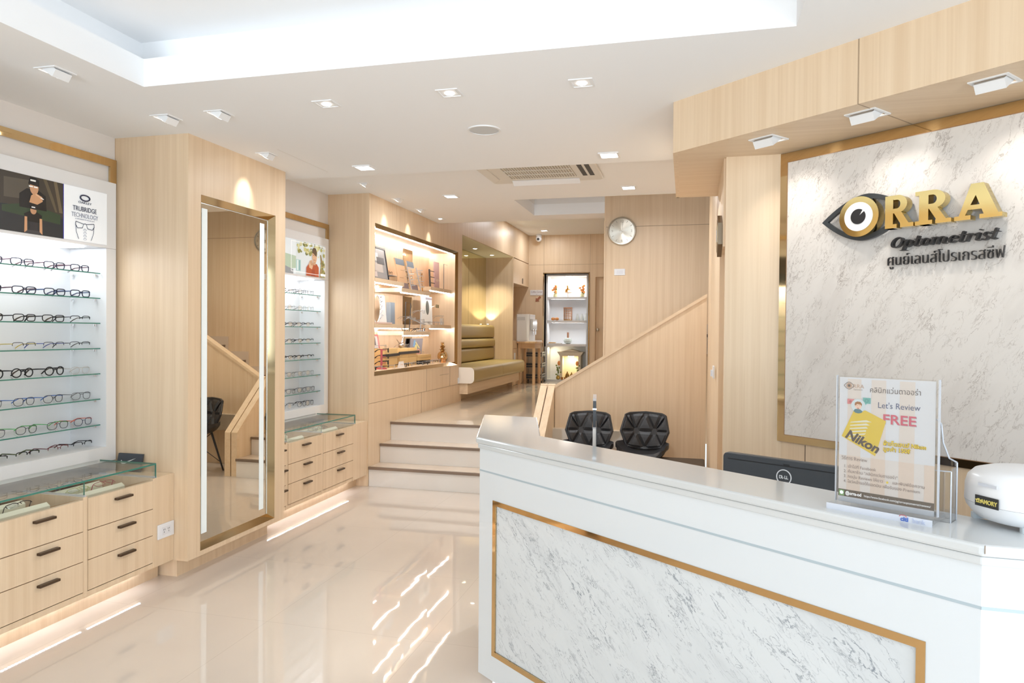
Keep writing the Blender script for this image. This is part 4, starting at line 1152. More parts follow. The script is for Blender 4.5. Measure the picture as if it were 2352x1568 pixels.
single('dark_plinth', G().box(-3.08, -2.96, 7.55, 7.76, 1.026, 1.07), BLACKP, 'dark plinth under the low amber wooden box', 'plinth')
t, q = leaning_board('art_card', -3.13, 7.50, 7.88, 1.026, 1.315, .02, plain('striped_grey', (.27, .26, .30), .5), 'grey leaning picture of blue, yellow and pink lenses', 'picture', None, .012, .30)
def q_poly(pts, d): return [(-d - .02 * v, u + .30 * v, v) for u, v in pts]
for pts, c in (([(-.11, .20), (-.045, .19), (-.035, .26), (-.09, .275)], (.20, .42, .72)), (ell(-.015, .165, .045, .055, 16), (.72, .68, .28)), (ell(.075, .10, .075, .062, 20), (.86, .42, .36)), ([(-.04, .24), (.10, .165), (.11, .18), (-.03, .255)], (.75, .66, .30)), ([(-.10, .14), (-.05, .10), (-.02, .03), (-.10, .03)], (.03, .03, .03))):
    g = G(); p_ = q_poly(pts, -.0012); g.add(p_, [tuple(range(len(p_)))]); mk('lens_print', g, plain('lens_print_%d' % int(c[0] * 100), c, .4), t)
def pineapple(loc, s, lab):
    t = thing('gold_pineapple', lab, 'ornament', loc)
    g = G(); n, m = 12, 9; vs = []
    for i in range(m + 1):
        a = PI * i / m
        for k in range(n):
            b = 2 * PI * (k + .5 * (i % 2)) / n
            r = .058 * math.sin(a) ** .75 * (1.0 + .10 * ((k + i) % 2)) if 0 < i < m else .004
            vs.append((r * math.cos(b), r * math.sin(b), .068 - .066 * math.cos(a)))
    fs = []
    for i in range(m):
        for k in range(n):
            l = (k + 1) % n
            if i % 2 == 0: fs += [(i * n + k, i * n + l, (i + 1) * n + k), (i * n + l, (i + 1) * n + l, (i + 1) * n + k)]
            else: fs += [(i * n + k, i * n + l, (i + 1) * n + l), (i * n + k, (i + 1) * n + l, (i + 1) * n + k)]
    g.add([(x * s, y * s, z * s) for x, y, z in vs], fs); mk('fruit', g, GOLD2, t)
    for lv, (cnt, ln, up, z0) in enumerate(((7, .055, .03, .125), (6, .05, .065, .14), (4, .03, .10, .15))):
        g = G()
        for k in range(cnt):
            a = 2 * PI * (k + .5 * lv) / cnt
            c_, s_ = math.cos(a), math.sin(a)
            g.add([(s * x, s * y, s * z) for x, y, z in ((-.012 * s_, .012 * c_, z0), (.012 * s_, -.012 * c_, z0), (.6 * ln * c_ + .010 * s_, .6 * ln * s_ - .010 * c_, z0 + up * .75), (ln * c_, ln * s_, z0 + up), (.6 * ln * c_ - .010 * s_, .6 * ln * s_ + .010 * c_, z0 + up * .75), (.3 * ln * c_, .3 * ln * s_, z0 + up * .5 + .01))],
                  [(0, 1, 5), (1, 2, 5), (2, 3, 5), (3, 4, 5), (4, 0, 5)])
        mk('leaf_crown', g, GOLD2, t)
    return t
pineapple((-2.955, 8.165, 1.026), 1.0, 'large gold pineapple at the right end of the showcase floor')
t = thing('star_ornament', 'spiky silver star ornament on top of the wooden boxes', 'ornament', (-3.0, 6.98, 1.220))
g = G(); random.seed(11)
for k in range(9):
    a = random.uniform(0, 2 * PI); e = random.uniform(.2, 1.3); L_ = random.uniform(.06, .10)
    g.tube([(0, 0, .03), (L_ * math.cos(a) * math.cos(e), L_ * math.sin(a) * math.cos(e), .03 + L_ * math.sin(e))], [.009, .001], 5)
mk('spikes', g, CHROME, t)
g = G(); g.ball((0, 0, .03), .03, 12, 8); mk('core', g, CHROME, t, smooth=True)
put_specs('silver_round', (-3.0, 7.16, 1.2185), PI / 2, 'silver glasses on the third wooden box beside the star ornament', 'glasses in the lit showcase')
put_specs('silver_thin', (-3.0, 6.60, 1.2225), PI / 2 + .3, 'pale glasses on the left wooden box in front of the red portrait card', 'glasses in the lit showcase')
put_specs('clear_pink', (-3.0, 7.58, 1.1325), PI / 2 - .2, 'pale gold glasses on the low amber wooden box', 'glasses in the lit showcase')
t = rack((-2.92, 6.32, 1.026), 3, .20, .0, plain('clear_red', (.45, .08, .09), .3), 'red rack carrying three round sunglasses at the left of the showcase floor', .10)
for k, z in enumerate((1.066, 1.126, 1.186)):
    put_specs('sun_black', (-2.885, 6.41, z), PI / 2 + .35, 'round black sunglasses, %s on the red rack' % ('lowest', 'middle one', 'topmost')[k], 'sunglasses on the red rack')
def card(loc, w, h, mat, lab):
    t = thing('name_card', lab, 'card', loc); g = G(); g.add([(.0, -w / 2, 0), (.0, w / 2, 0), (-.012, w / 2, h), (-.012, -w / 2, h), (-.03, -w / 2, 0), (-.03, w / 2, 0)], [(0, 1, 2, 3), (5, 4, 3, 2), (1, 5, 2), (4, 0, 3)])
    mk('folded_card', g, mat, t)
    mk('print_line', G().add([(-.005, -w * .3, h * .46), (-.005, w * .3, h * .46), (-.0065, w * .3, h * .56), (-.0065, -w * .3, h * .56)], [(0, 1, 2, 3)]), plain('peach_print', (.75, .50, .36), .5), t)
card((-2.845, 6.66, 1.026), .12, .065, plain('cream_card', (.82, .76, .70), .5), 'small cream name card at the front of the showcase floor')
card((-2.84, 7.92, 1.026), .10, .055, plain('orange_card', (.66, .28, .08), .5), 'small orange name card near the gold pineapple')
fl = []
random.seed(21)
row_a = [(-2.86, 6.06 + .15 * k) for k in range(4)] + [(-2.86, 6.80 + .155 * k) for k in range(7)]
row_b = [(-2.93, 6.88 + .15 * k) for k in range(5)] + [(-2.92, 7.98, )]
for k, p in enumerate(row_a):
    key = ('black_full', 'silver_round', 'half_black', 'silver_thin')[k % 4]
    put_specs(key, (p[0], p[1], 1.0265), PI / 2 + random.uniform(.2, .5), '%s, %s from the left along the showcase floor front' % (DESC[key], (ORD + ['eleventh'])[k]), 'glasses in the lit showcase')
for k, p in enumerate(row_b):
    key = ('silver_thin', 'black_full', 'silver_round')[k % 3]
    put_specs(key, (p[0], p[1], 1.0265), PI / 2 + random.uniform(.2, .5), '%s, %s from the left in the second showcase floor row' % (DESC[key], ORD[k]), 'glasses in the lit showcase')

# ================================================================== bench niche and hall
b = thing('bench', 'olive padded bench with a three roll backrest in the hall niche', 'bench', (-2.95, 9.7, .523)); o = tuple(b.location)
mk('base', G().box(-3.24, -2.68, 8.412, 11.05, .618, .752).box(-2.788, -2.68, 8.333, 8.412, .618, .752), WY, b, o)
mk('toe_kick', G().box(-3.24, -2.86, 8.42, 11.05, .523, .618), WY, b, o)
def roll(name, x0, x1, y0, y1, z0, z1, r, mats, n=5, pre=None):
    """cushion running along y with rounded long edges at +x"""
    pts = [(x0, z0), (x1 - r, z0)]
    for k in range(n + 1): pts.append((x1 - r + r * math.sin(PI / 2 * k / n), z0 + r - r * math.cos(PI / 2 * k / n)))
    for k in range(n + 1): pts.append((x1 - r + r * math.cos(PI / 2 * k / n), z1 - r + r * math.sin(PI / 2 * k / n)))
    pts += [(x0, z1)]
    q = []
    for p in pts:
        if not q or (abs(p[0] - q[-1][0]) + abs(p[1] - q[-1][1])) > 1e-6: q.append(p)
    n_ = len(q); g = G()
    if pre:
        qq = [(max(x, pre[0]), z) for x, z in q]
        g.add([(x, pre[1], z) for x, z in qq] + [(x, y0, z) for x, z in qq], [(i, (i + 1) % n_, n_ + (i + 1) % n_, n_ + i) for i in range(n_)])
        g.mat(1); g.add([(x, pre[1], z) for x, z in qq], [tuple(range(n_))]); g.mat(0)
    g.add([(x, y0, z) for x, z in q] + [(x, y1, z) for x, z in q], [(i, (i + 1) % n_, n_ + (i + 1) % n_, n_ + i) for i in range(n_)])
    g.mat(1); g.add([(x, y0, z) for x, z in q], [tuple(range(n_))]); g.add([(x, y1, z) for x, z in q], [tuple(range(n_))])
    return mk(name, g, mats, b, o, smooth=True)
roll('seat_cushion', -3.24, -2.585, 8.414, 9.69, .754, .955, .055, [OLIVE, CREAMV], pre=(-2.788, 8.30))
roll('seat_cushion', -3.24, -2.585, 9.695, 11.045, .754, .955, .055, [OLIVE, OLIVE])
for z0, z1 in ((.957, 1.158), (1.163, 1.30), (1.305, 1.51)):
    roll('back_cushion', -3.24, -3.10 if z0 < 1 else (-3.085 if z0 < 1.2 else -3.10), 8.42, 11.045, z0, z1, .045, [OLIVE, OLIVE])
lamp_spot('uplight', (-3.17, 10.98, 1.53), (-3.12, 11.0, 2.6), 8, 95, .35, (1, .93, .66))
t = thing('bench_uplight', 'small uplight behind the bench backrest in the niche corner', 'lamp', (-3.19, 10.97, 1.512))
mk('housing', G().lathe([(.028, 0), (.028, .012), (.02, .012)], (0, 0, 0), 14), STEEL, t)
mk('bulb', G().lathe([(.018, .012), (.012, .016)], (0, 0, 0), 14), BULB, t)

# coffee corner: wall cupboard, low cupboard, table with water dispenser, wire trolley
c = thing('wall_cupboard', 'oak wall cupboard with a slot handle over the coffee corner', 'cupboard', (-2.95, 11.64, 2.2)); o = tuple(c.location)
mk('carcass', G().box(-3.20, -2.815, 11.10, 12.195, 2.205, 2.618), WV, c, o)
dr_ = mk('door', G().box(-2.812, -2.792, 11.105, 12.19, 2.207, 2.612), WV, c, o)
mk('handle', G().box(-2.792, -2.786, 11.70, 11.75, 2.235, 2.325), HANDLE, dr_, o)
c = thing('low_cupboard', 'oak low cupboard with a white handle beside the bench', 'cupboard', (-2.98, 11.45, .523)); o = tuple(c.location)
mk('carcass', G().box(-3.25, -2.80, 11.09, 11.75, .523, 1.26), WV, c, o)
mk('drawer', G().box(-2.80, -2.785, 11.10, 11.74, 1.13, 1.255), WV, c, o)
dr_ = mk('door', G().box(-2.80, -2.785, 11.10, 11.74, .53, 1.125), WV, c, o)
mk('handle', G().box(-2.785, -2.765, 11.14, 11.155, .90, 1.06), WHITE, dr_, o)
c = thing('side_table', 'round edged beech side table carrying the white water dispenser', 'table', (-2.62, 11.45, .523)); o = tuple(c.location)
mk('table_top', G().rbox(-2.80, -2.44, 11.30, 11.85, 1.215, 1.245, .05), TABLE, c, o, bevel=.004)
mk('apron', G().box(-2.77, -2.48, 11.34, 11.80, 1.13, 1.214), TABLE, c, o)
for x, y in ((-2.75, 11.36), (-2.50, 11.36), (-2.75, 11.78), (-2.50, 11.78)):
    mk('leg', G().rbox(x - .022, x + .022, y - .022, y + .022, .523, 1.13, .008), TABLE, c, o)
c = thing('water_dispenser', 'white countertop water dispenser on the beech side table', 'water dispenser', (-2.64, 11.5, 1.245)); o = tuple(c.location)
mk('body', G().rbox(-2.80, -2.575, 11.34, 11.80, 1.262, 1.70, .02), WHITE, c, o, bevel=.006)
mk('base_tray', G().rbox(-2.80, -2.455, 11.34, 11.80, 1.2455, 1.262, .02), WHITE, c, o)
mk('spout_panel', G().rbox(-2.575, -2.53, 11.40, 11.74, 1.44, 1.62, .01), plain('pale_grey', (.66, .67, .68), .3), c, o)
mk('tap', G().lathe([(.012, 0), (.012, .06), (.02, .075), (.02, .09)], (-2.53, 11.45, 1.36), 12), CHROME, c, o)
mk('tap', G().lathe([(.012, 0), (.012, .06), (.02, .075), (.02, .09)], (-2.53, 11.62, 1.36), 12), CHROME, c, o)
mk('control_label', G().box(-2.79, -2.65, 11.337, 11.34, 1.60, 1.655), plain('pale_grey', (.66, .67, .68), .3), c, o)
c = thing('wire_trolley', 'black and silver wire trolley below the beech side table', 'trolley', (-2.62, 11.98, .523)); o = tuple(c.location)
for x in (-2.77, -2.47):
    for y in (11.87, 12.13): 
        mk('post', G().box(x - .006, x + .006, y - .006, y + .006, .56, 1.15), STEEL, c, o)
        mk('wheel', G().lathe([(.02, -.008), (.02, .008)], (x, y, .545), 12, 'x'), DARKG, c, o)
for z in (.60, .79, .98):
    bk = G(); bk.box(-2.77, -2.47, 11.87, 12.13, z, z + .006); bk.box(-2.77, -2.47, 11.865, 11.875, z, z + .07); bk.box(-2.475, -2.465, 11.87, 12.13, z, z + .07)
    mk('basket', bk, DARKG, c, o)
    rr = G()
    for zz in (z + .03, z + .075): rr.tube([(-2.775, 11.86, zz), (-2.46, 11.86, zz), (-2.46, 12.13, zz)], .005, 5)
    mk('rail', rr, STEEL, c, o)

# small sign and arrow on the end wall
t = thing('coffee_sign', 'small white handwritten coffee corner sign on the end wall', 'sign', (-2.645, 12.2, 2.06))
mk('plate', G().box(-.116, .116, -.008, 0, 0, .095), plain('white_card2', (.80, .79, .80), .5), t)
text('lettering', 'Coffee Corner', .048, plain('mauve_ink', (.32, .20, .20), .6), t, (0, -.0085, .045), 'CENTER', shear=.2, sx=.72)
text('cup_mark', '~', .05, plain('mauve_ink', (.32, .20, .20), .6), t, (0, -.0085, .005), 'CENTER')
t = thing('arrow_marker', 'brown arrow pointing down left below the coffee corner sign', 'arrow', (-2.62, 12.2, 1.95))
c_, s_ = math.cos(math.radians(225)), math.sin(math.radians(225))
ar = [(-.065, -.018), (.005, -.018), (.005, -.045), (.065, 0), (.005, .045), (.005, .018), (-.065, .018)]
mk('arrow', G().slab([(x * c_ - z * s_, x * s_ + z * c_ + .04) for x, z in ar], -.006, 0), plain('arrow_brown', (.36, .13, .07), .5), t)

# white altar shelf in the opening
al = thing('altar_shelf', 'tall white four tier shelf cabinet at the end of the hall', 'shelf', (-2.115, 12.5, .523)); o = tuple(al.location)
AX0, AX1, AYF, AYB = -2.500, -1.738, 12.33, 12.66
mk('side_panel', G().box(AX0, AX0 + .03, AYF, AYB, .523, 2.44), WHITE, al, o); mk('side_panel', G().box(AX1 - .03, AX1, AYF, AYB, .523, 2.44), WHITE, al, o)
mk('back_panel', G().box(AX0 + .03, AX1 - .03, AYB - .02, AYB, .523, 2.44), WHITE, al, o); mk('top_panel', G().box(AX0 + .03, AX1 - .03, AYF, AYB - .02, 2.41, 2.44), WHITE, al, o)
for z in (1.995, 1.575, 1.155): mk('shelf_board', G().box(AX0 + .03, AX1 - .03, AYF - .01, AYB - .02, z, z + .042), WHITE, al, o)
mk('base_board', G().box(AX0 + .03, AX1 - .03, AYF - .05, AYB - .02, .523, .56), plain('pale_grey', (.66, .67, .68), .3), al, o)
mk('top_light', G().box(-2.16, -2.07, 12.42, 12.50, 2.404, 2.41), plain('altar_led', (1, 1, 1), .4, emit=40, ecol=(1, .90, .80)), al, o)
lamp_area('altar_light', (-2.115, 12.47, 2.40), (0, 0, 0), .3, .12, 5, (1, .92, .82))
def flower_vase(loc, lab, h, fcol, vcol, n, leafy=False):
    t = thing('flower_vase', lab, 'flower vase', loc)
    mk('vase', G().lathe([(.030, 0), (.042, .02), (.036, .05), (.022, .06), (.026, .068)], (0, 0, 0), 14), plain('vase_%d' % int(vcol[0] * 100), vcol, .25, .7 if vcol[2] < .2 else 0), t, smooth=True)
    random.seed(int(abs(loc[0]) * 1000))
    st_ = G(); fl_ = G(); lf = G()
    for k in range(n):
        x = random.uniform(-.06, .05); z = .09 + (h - .10) * k / max(1, n - 1)
        x = x * (1.1 - .5 * k / n)
        st_.tube([(0, 0, .05), (x * .5, random.uniform(-.02, .01), z * .6), (x, -.01, z)], .0025, 4)
        if leafy and k < n - 1: lf.ball((x, -.012, z), .019, 7, 5, .8)
        else:
            fl_.ball((x, -.012, z), .026 if not leafy else .03, 8, 5, .8 if not leafy else 1.5)
        lf.ball((x * .6 + .012, 0, z * .72), .012, 6, 4, 1.8)
    mk('stems', st_, plain('stem_green', (.10, .17, .05), .6), t); mk('blossoms', fl_, plain('bloom_%d' % int(fcol[1] * 100), fcol, .6), t, smooth=True); mk('leaves', lf, plain('leaf_green', (.22, .27, .07), .6), t, smooth=True)
flower_vase((-2.345, 12.42, 2.037), 'orange flowers in a small vase, left on the top altar shelf', .21, (.85, .36, .12), (.62, .60, .36), 7)
flower_vase((-1.86, 12.42, 2.037), 'orange flowers in a small vase, right on the top altar shelf', .21, (.85, .36, .12), (.62, .60, .36), 7)
t = thing('gilt_figurine', 'small gilt figurine on a round stand in the middle of the top shelf', 'figurine', (-2.115, 12.42, 2.037))
mk('stand', G().lathe([(.03, 0), (.008, .01), (.008, .06), (.07, .075), (.07, .085)], (0, 0, 0), 16), plain('stand_pale', (.80, .70, .60), .4), t, smooth=True)
g = G(); g.tube([(-.03, 0, .09), (-.028, 0, .13), (-.005, 0, .155), (-.012, 0, .19)], [.028, .024, .018, .010], 8); g.ball((-.012, 0, .198), .016, 8, 6); g.tube([(0, 0, .13), (.03, 0, .14), (.036, 0, .12)], [.014, .01, .008], 6)
mk('figure', g, plain('gilt_orange', (.62, .32, .08), .3, .6), t, smooth=True)
for k, x in enumerate((-2.38, -2.31)):
    t = thing('orange_bun', ('left' if k == 0 else 'right') + ' of two orange round buns on the second altar shelf', 'bun', (x, 12.40, 1.617), group='orange buns on the altar shelf')
    g = G(); g.ball((0, 0, .028), .038, 12, 8, .74); mk('bun', g, plain('bun_orange', (.66, .28, .08), .5), t, smooth=True)
t = thing('silver_lantern', 'ornate copper framed glass lantern on the second altar shelf', 'lantern', (-2.11, 12.42, 1.617))
mk('base', G().rbox(-.075, .075, -.05, .05, 0, .02, .008), GOLD, t)
mk('top_cap', G().rbox(-.078, .078, -.05, .05, .215, .235, .008), plain('copper', (.60, .33, .22), .2, .9), t)
mk('glass_body', G().rbox(-.062, .062, -.04, .04, .02, .215, .006), plain('crystal', (.60, .50, .46), .1, .4), t)
g = G()
for x in (-.068, .068): g.box(x - .006, x + .006, -.046, .046, .02, .215)
for z in (.075, .12, .165): g.box(-.062, .062, -.044, -.041, z, z + .006)
for x in (-.02, .02): g.box(x - .003, x + .003, -.044, -.041, .02, .215)
mk('copper_frame', g, plain('copper', (.60, .33, .22), .2, .9), t)
for k, x in enumerate((-1.94, -1.862, -1.79)):
    t = thing('white_bottle', 'small white tapered bottle, %s of the row of three on the altar shelf' % ('leftmost', 'middle one', 'rightmost')[k], 'bottle', (x, 12.42, 1.617), group='white bottles on the altar shelf')
    mk('bottle', G().lathe([(.034, 0), (.036, .03), (.026, .08), (.014, .105), (.016, .122)], (0, 0, 0), 14), plain('porcelain', (.74, .77, .74), .25), t, smooth=True)
t = thing('bulb_vase', 'round pale green vase with a copper neck on the third altar shelf', 'vase', (-2.11, 12.42, 1.197))
mk('bowl', G().lathe([(.03, 0), (.065, .02), (.078, .055), (.06, .095), (.022, .108)], (0, 0, 0), 20), plain('celadon', (.62, .68, .63), .2), t, smooth=True)
mk('copper_neck', G().lathe([(.018, .108), (.018, .205), (.020, .207)], (0, 0, 0), 14), plain('copper', (.60, .33, .22), .2, .9), t, smooth=True)
t = thing('offering_tray', 'flat tray with orange sticks on the third altar shelf', 'tray', (-2.35, 12.40, 1.197))
mk('tray', G().rbox(-.12, .13, -.05, .05, 0, .012, .01), plain('tray_beige', (.62, .56, .48), .4), t)
g = G()
for k in range(5): g.tube([(-.10, -.03 + .014 * k, .018 + .004 * (k % 2)), (.02, -.03 + .014 * k, .020)], .007, 6)
mk('sticks', g, plain('stick_orange', (.66, .36, .08), .5), t, smooth=True)
sh = thing('small_shrine', 'cream pedimented shrine lit inside at the bottom of the altar shelf', 'shrine', (-2.05, 12.42, .56))
SHM = plain('shrine_cream', (.72, .64, .50), .5)
mk('pediment', G().slab([(-.17, .50), (.17, .50), (0, .545)], -.09, .16), SHM, sh)
g = G(); g.slab([(-.185, .42), (-.235, .495), (.235, .495), (.185, .42)], -.10, .16); mk('cornice', g, SHM, sh)
for x in (-.165, .165): mk('column', G().box(x - .022, x + .022, -.08, .14, 0, .42), SHM, sh)
mk('back_wall', G().box(-.143, .143, .13, .14, 0, .42), plain('shrine_gold', (.80, .70, .48), .5), sh)
mk('floor_plate', G().box(-.19, .19, -.10, .15, 0, .012), SHM, sh)
mk('lamp', G().box(-.05, .05, -.02, .03, .408, .418), plain('shrine_led', (1, 1, 1), .4, emit=48, ecol=(1, .86, .55)), sh)
lamp_area('shrine_light', (-2.05, 12.41, .955), (0, 0, 0), .18, .1, .7, (1, .92, .74))
for z_ in (1.99, 1.57): lamp_area('altar_shelf_fill', (-2.115, 12.40, z_), (math.radians(-25), 0, 0), .6, .05, 2.6, (.96, .98, 1.0))  # added fill lamps brightening the dim tiers; no fitting stands here
lamp_area('altar_side_light', (-2.44, 12.45, 1.14), (0, math.radians(-20), 0), .05, .1, 1.2, (1, .88, .62))
flower_vase((-2.27, 12.36, .56), 'yellow sprigs and an orange bloom in a brass vase left of the shrine', .30, (.80, .36, .14), (.60, .42, .12), 6, True)
flower_vase((-1.925, 12.36, .56), 'yellow sprigs and an orange bloom in a brass vase right of the shrine', .30, (.80, .36, .14), (.60, .42, .12), 6, True)
for k, (x, y, s) in enumerate(((-2.10, 12.33, 1.0), (-2.03, 12.37, .9))):
    t = thing('brass_pot', ('left' if k == 0 else 'right') + ' dark brass incense pot in front of the small shrine', 'pot', (x, y, .572))
    mk('pot', G().lathe([(.022 * s, 0), (.04 * s, .03 * s), (.038 * s, .06 * s), (.028 * s, .075 * s), (.034 * s, .085 * s)], (0, 0, 0), 14), plain('brass_dark', (.34, .20, .06), .25, .8), t, smooth=True)
    mk('lid', G().lathe([(.03 * s, .085 * s), (.012 * s, .11 * s), (.006 * s, .135 * s)], (0, 0, 0), 12), plain('brass_dark', (.34, .20, .06), .25, .8), t, smooth=True)
for k, x in enumerate((-2.19, -2.13)):
    t = thing('amber_cup', ('left' if k == 0 else 'right') + ' of two small amber cups before the shrine', 'cup', (x, 12.29, .56), group='amber cups before the shrine')
    mk('cup', G().lathe([(.02, 0), (.024, .045)], (0, 0, 0), 12), plain('amber', (.40, .16, .04), .25), t, smooth=True)
t = thing('cctv_camera', 'white dome security camera on the hall ceiling corner', 'camera', (-2.58, 12.05, 3.125))
mk('mount', G().lathe([(.05, 0), (.05, -.03), (.045, -.05)], (0, 0, 0), 16), WHITE, t, smooth=True)
g = G(); g.ball((0, -.01, -.08), .055, 16, 10); mk('dome', g, WHITE, t, smooth=True)
mk('lens', G().lathe([(.022, .0), (.022, .012)], (0, -.053, -.092), 14, 'y'), BLACKP, t)

# ================================================================== logo wall
MARB2 = marble('sign_marble', (.72, .68, .64), (.24, .19, .16), math.radians(62), .58, 1.5, .25)
MARB1 = marble('desk_marble', (.68, .715, .74), (.14, .17, .22), math.radians(-38), .72, 1.6, .10)
lg = thing('logo_panel', 'grey veined marble panel proud of a gold mirror back on the diagonal wall', 'wall panel', (SP[0], SP[1], .896), SA)
mk('gold_back', G().box(.0, 2.4, -.001, .012, 0, 1.354), GOLD2, lg)
mk('marble_slab', G().box(.063, 2.3, -.03, -.0015, .039, 1.300), MARB2, lg)
mk('edge_line', G().box(.060, .063, -.031, -.0015, .036, 1.303).box(.06, 2.3, -.031, -.0015, 1.300, 1.303).box(.06, 2.3, -.031, -.0015, .036, .039), plain('copper_edge', (.42, .25, .14), .3, .6), lg)
def UU(u): return u * .968 + .0525
def ZZ(z): return (z - 1.4) * .976 + 1.4
DYE = -.030
E0 = thing('eye_emblem', 'charcoal eye outline around a gold, white and black iris on the marble panel', 'emblem', (SP[0], SP[1], 1.8), SA)
def eye_curve(n=22):
    top_o, top_i, bot_o, bot_i = [], [], [], []
    for k in range(n + 1):
        f = k / n
        u = .208 + (.512 - .208) * f
        top_o.append((u, 1.902 + .101 * (1 - abs((u - .411) / .203) ** 1.75)))
        u2 = .236 + (.512 - .236) * f
        top_i.append((u2, 1.902 + .079 * (1 - abs((u2 - .411) / .175) ** 1.85)))
        bot_o.append((u, 1.902 - .097 * (1 - abs((u - .396) / .188) ** 1.75)))
        bot_i.append((u2, 1.902 - .074 * (1 - abs((u2 - .396) / .160) ** 1.85)))
    return top_o, top_i, bot_o, bot_i
to, ti, bo, bi = [[(UU(u), ZZ(z) - 1.8) for u, z in c] for c in eye_curve()]
g = G()
for a, b_ in ((to, ti), (bo, bi)):
    for k in range(len(a) - 1): g.slab([a[k], a[k + 1], b_[k + 1], b_[k]], -.062, -.045)
mk('eye_outline', g, EYEB, E0)
cu, cz_ = UU(.391), ZZ(1.905) - 1.8
def disc(r, y0, y1, c=(0, 0)): return G().slab(circ(cu + c[0], cz_ + c[1], r, r, 48), y0, y1)
mk('gold_ring', disc(.0835, -.088, -.040), GOLD3, E0, smooth=True)
mk('white_disc', disc(.0600, -.090, -.0882), plain('white_acrylic', (.82, .81, .80), .25), E0)
a0, a1 = math.radians(38), math.radians(56)
pp_ = [(cu + .0315 * math.cos(a), cz_ + .0315 * math.sin(a)) for a in [a1 + (2 * PI - (a1 - a0)) * k / 36 for k in range(37)]]
g = G()
c_ = (cu + .004, cz_ + .003)
for k in range(36): g.slab([c_, pp_[k], pp_[k + 1]], -.092, -.0902)
mk('pupil', g, BLACKM, E0)
# raised gold letters
def letter(shapes, u0, w, z0, h, nm):
    g = G()
    for i_, sh_ in enumerate(shapes): g.slab([(UU(u0 + w * x), ZZ(z0 + h * z) - 1.8) for x, z in sh_], -.088 - .00012 * i_, -.045 - .0001 * i_)
    return mk(nm, g, GOLD3, LT)
def bowl_R():
    o, i = [], []
    for k in range(13):
        a = PI / 2 - PI * k / 12
        o.append((.52 + .36 * math.cos(a), .725 + .275 * math.sin(a))); i.append((.50 + .13 * math.cos(a), .725 + .135 * math.sin(a)))
    o = [(.30, 1.0)] + o + [(.30, .45)]; i = [(.38, .86)] + i + [(.38, .59)]
    return [[o[k], o[k + 1], i[k + 1], i[k]] for k in range(len(o) - 1)]
RSH = [[(.10, 0), (.38, 0), (.38, 1), (.10, 1)], [(-.02, .88), (.38, .88), (.38, 1), (-.02, 1)], [(-.02, 0), (.50, 0), (.50, .12), (-.02, .12)]] + bowl_R() + \
      [[(.40, .46), (.66, .47), (.90, .12), (.62, .12)], [(.60, 0), (1.06, 0), (1.06, .12), (.60, .12)]]
RSH1 = [[(max(x, .0), z) for x, z in s_] for s_ in [[(.0, 0), (.30, 0), (.30, 1), (.0, 1)], [(0, 0), (.44, 0), (.44, .12), (0, .12)]] + [[(x - .06, z) for x, z in q] for q in bowl_R()] + [[(.34, .46), (.62, .47), (.88, .12), (.58, .12)], [(.58, 0), (1.06, 0), (1.06, .12), (.58, .12)]]]
ASH = [[(.08, .10), (.22, .10), (.58, .93), (.54, 1), (.36, 1)], [(.36, 1), (.64, 1), (.98, .10), (.66, .10)], [(.26, .27), (.74, .27), (.70, .40), (.30, .40)],
       [(-.02, 0), (.36, 0), (.36, .12), (-.02, .12)], [(.56, 0), (1.06, 0), (1.06, .12), (.56, .12)]]
for sh_, u0, w, lab in ((RSH1, .504, .108, 'raised gold letter R touching the eye emblem'), (RSH, .626, .125, 'raised gold letter R in the middle of the lettering'), (ASH, .771, .150, 'raised gold letter A at the right of the lettering')):
    LT = thing('gold_letter', lab, 'letter', (SP[0], SP[1], 1.8), SA, group='raised gold letters on the marble panel')
    letter(sh_, u0, w, 1.839, .133, 'letter_body')
# black italic serif word: broad-nib strokes
NB = [0]
def nib(g, path, sx, sz, ox, oz, w=.24, h=.095, sh=.30, y0=-.066, y1=-.045):
    n = 10; pen = [(w / 2 * math.cos(2 * PI * k / n), h / 2 * math.sin(2 * PI * k / n)) for k in range(n)]
    for k in range(len(path) - 1):
        pts = [(p[0] + q[0], p[1] + q[1]) for p in path[k:k + 2] for q in pen]
        pts.sort()
        def half(ps):
            r = []
            for p in ps:
                while len(r) > 1 and (r[-1][0] - r[-2][0]) * (p[1] - r[-2][1]) - (r[-1][1] - r[-2][1]) * (p[0] - r[-2][0]) <= 1e-12: r.pop()
                r.append(p)
            return r
        hull = half(pts)[:-1] + half(pts[::-1])[:-1]
        NB[0] += 1; g.slab([(ox + sx * (x + sh * z), oz + sz * z) for x, z in hull], y0 - .00004 * (NB[0] % 40), y1)
def arc(cx, cy, rx, ry, a0, a1, n=14): return [(cx + rx * math.cos(math.radians(a0 + (a1 - a0) * k / n)), cy + ry * math.sin(math.radians(a0 + (a1 - a0) * k / n))) for k in range(n + 1)]
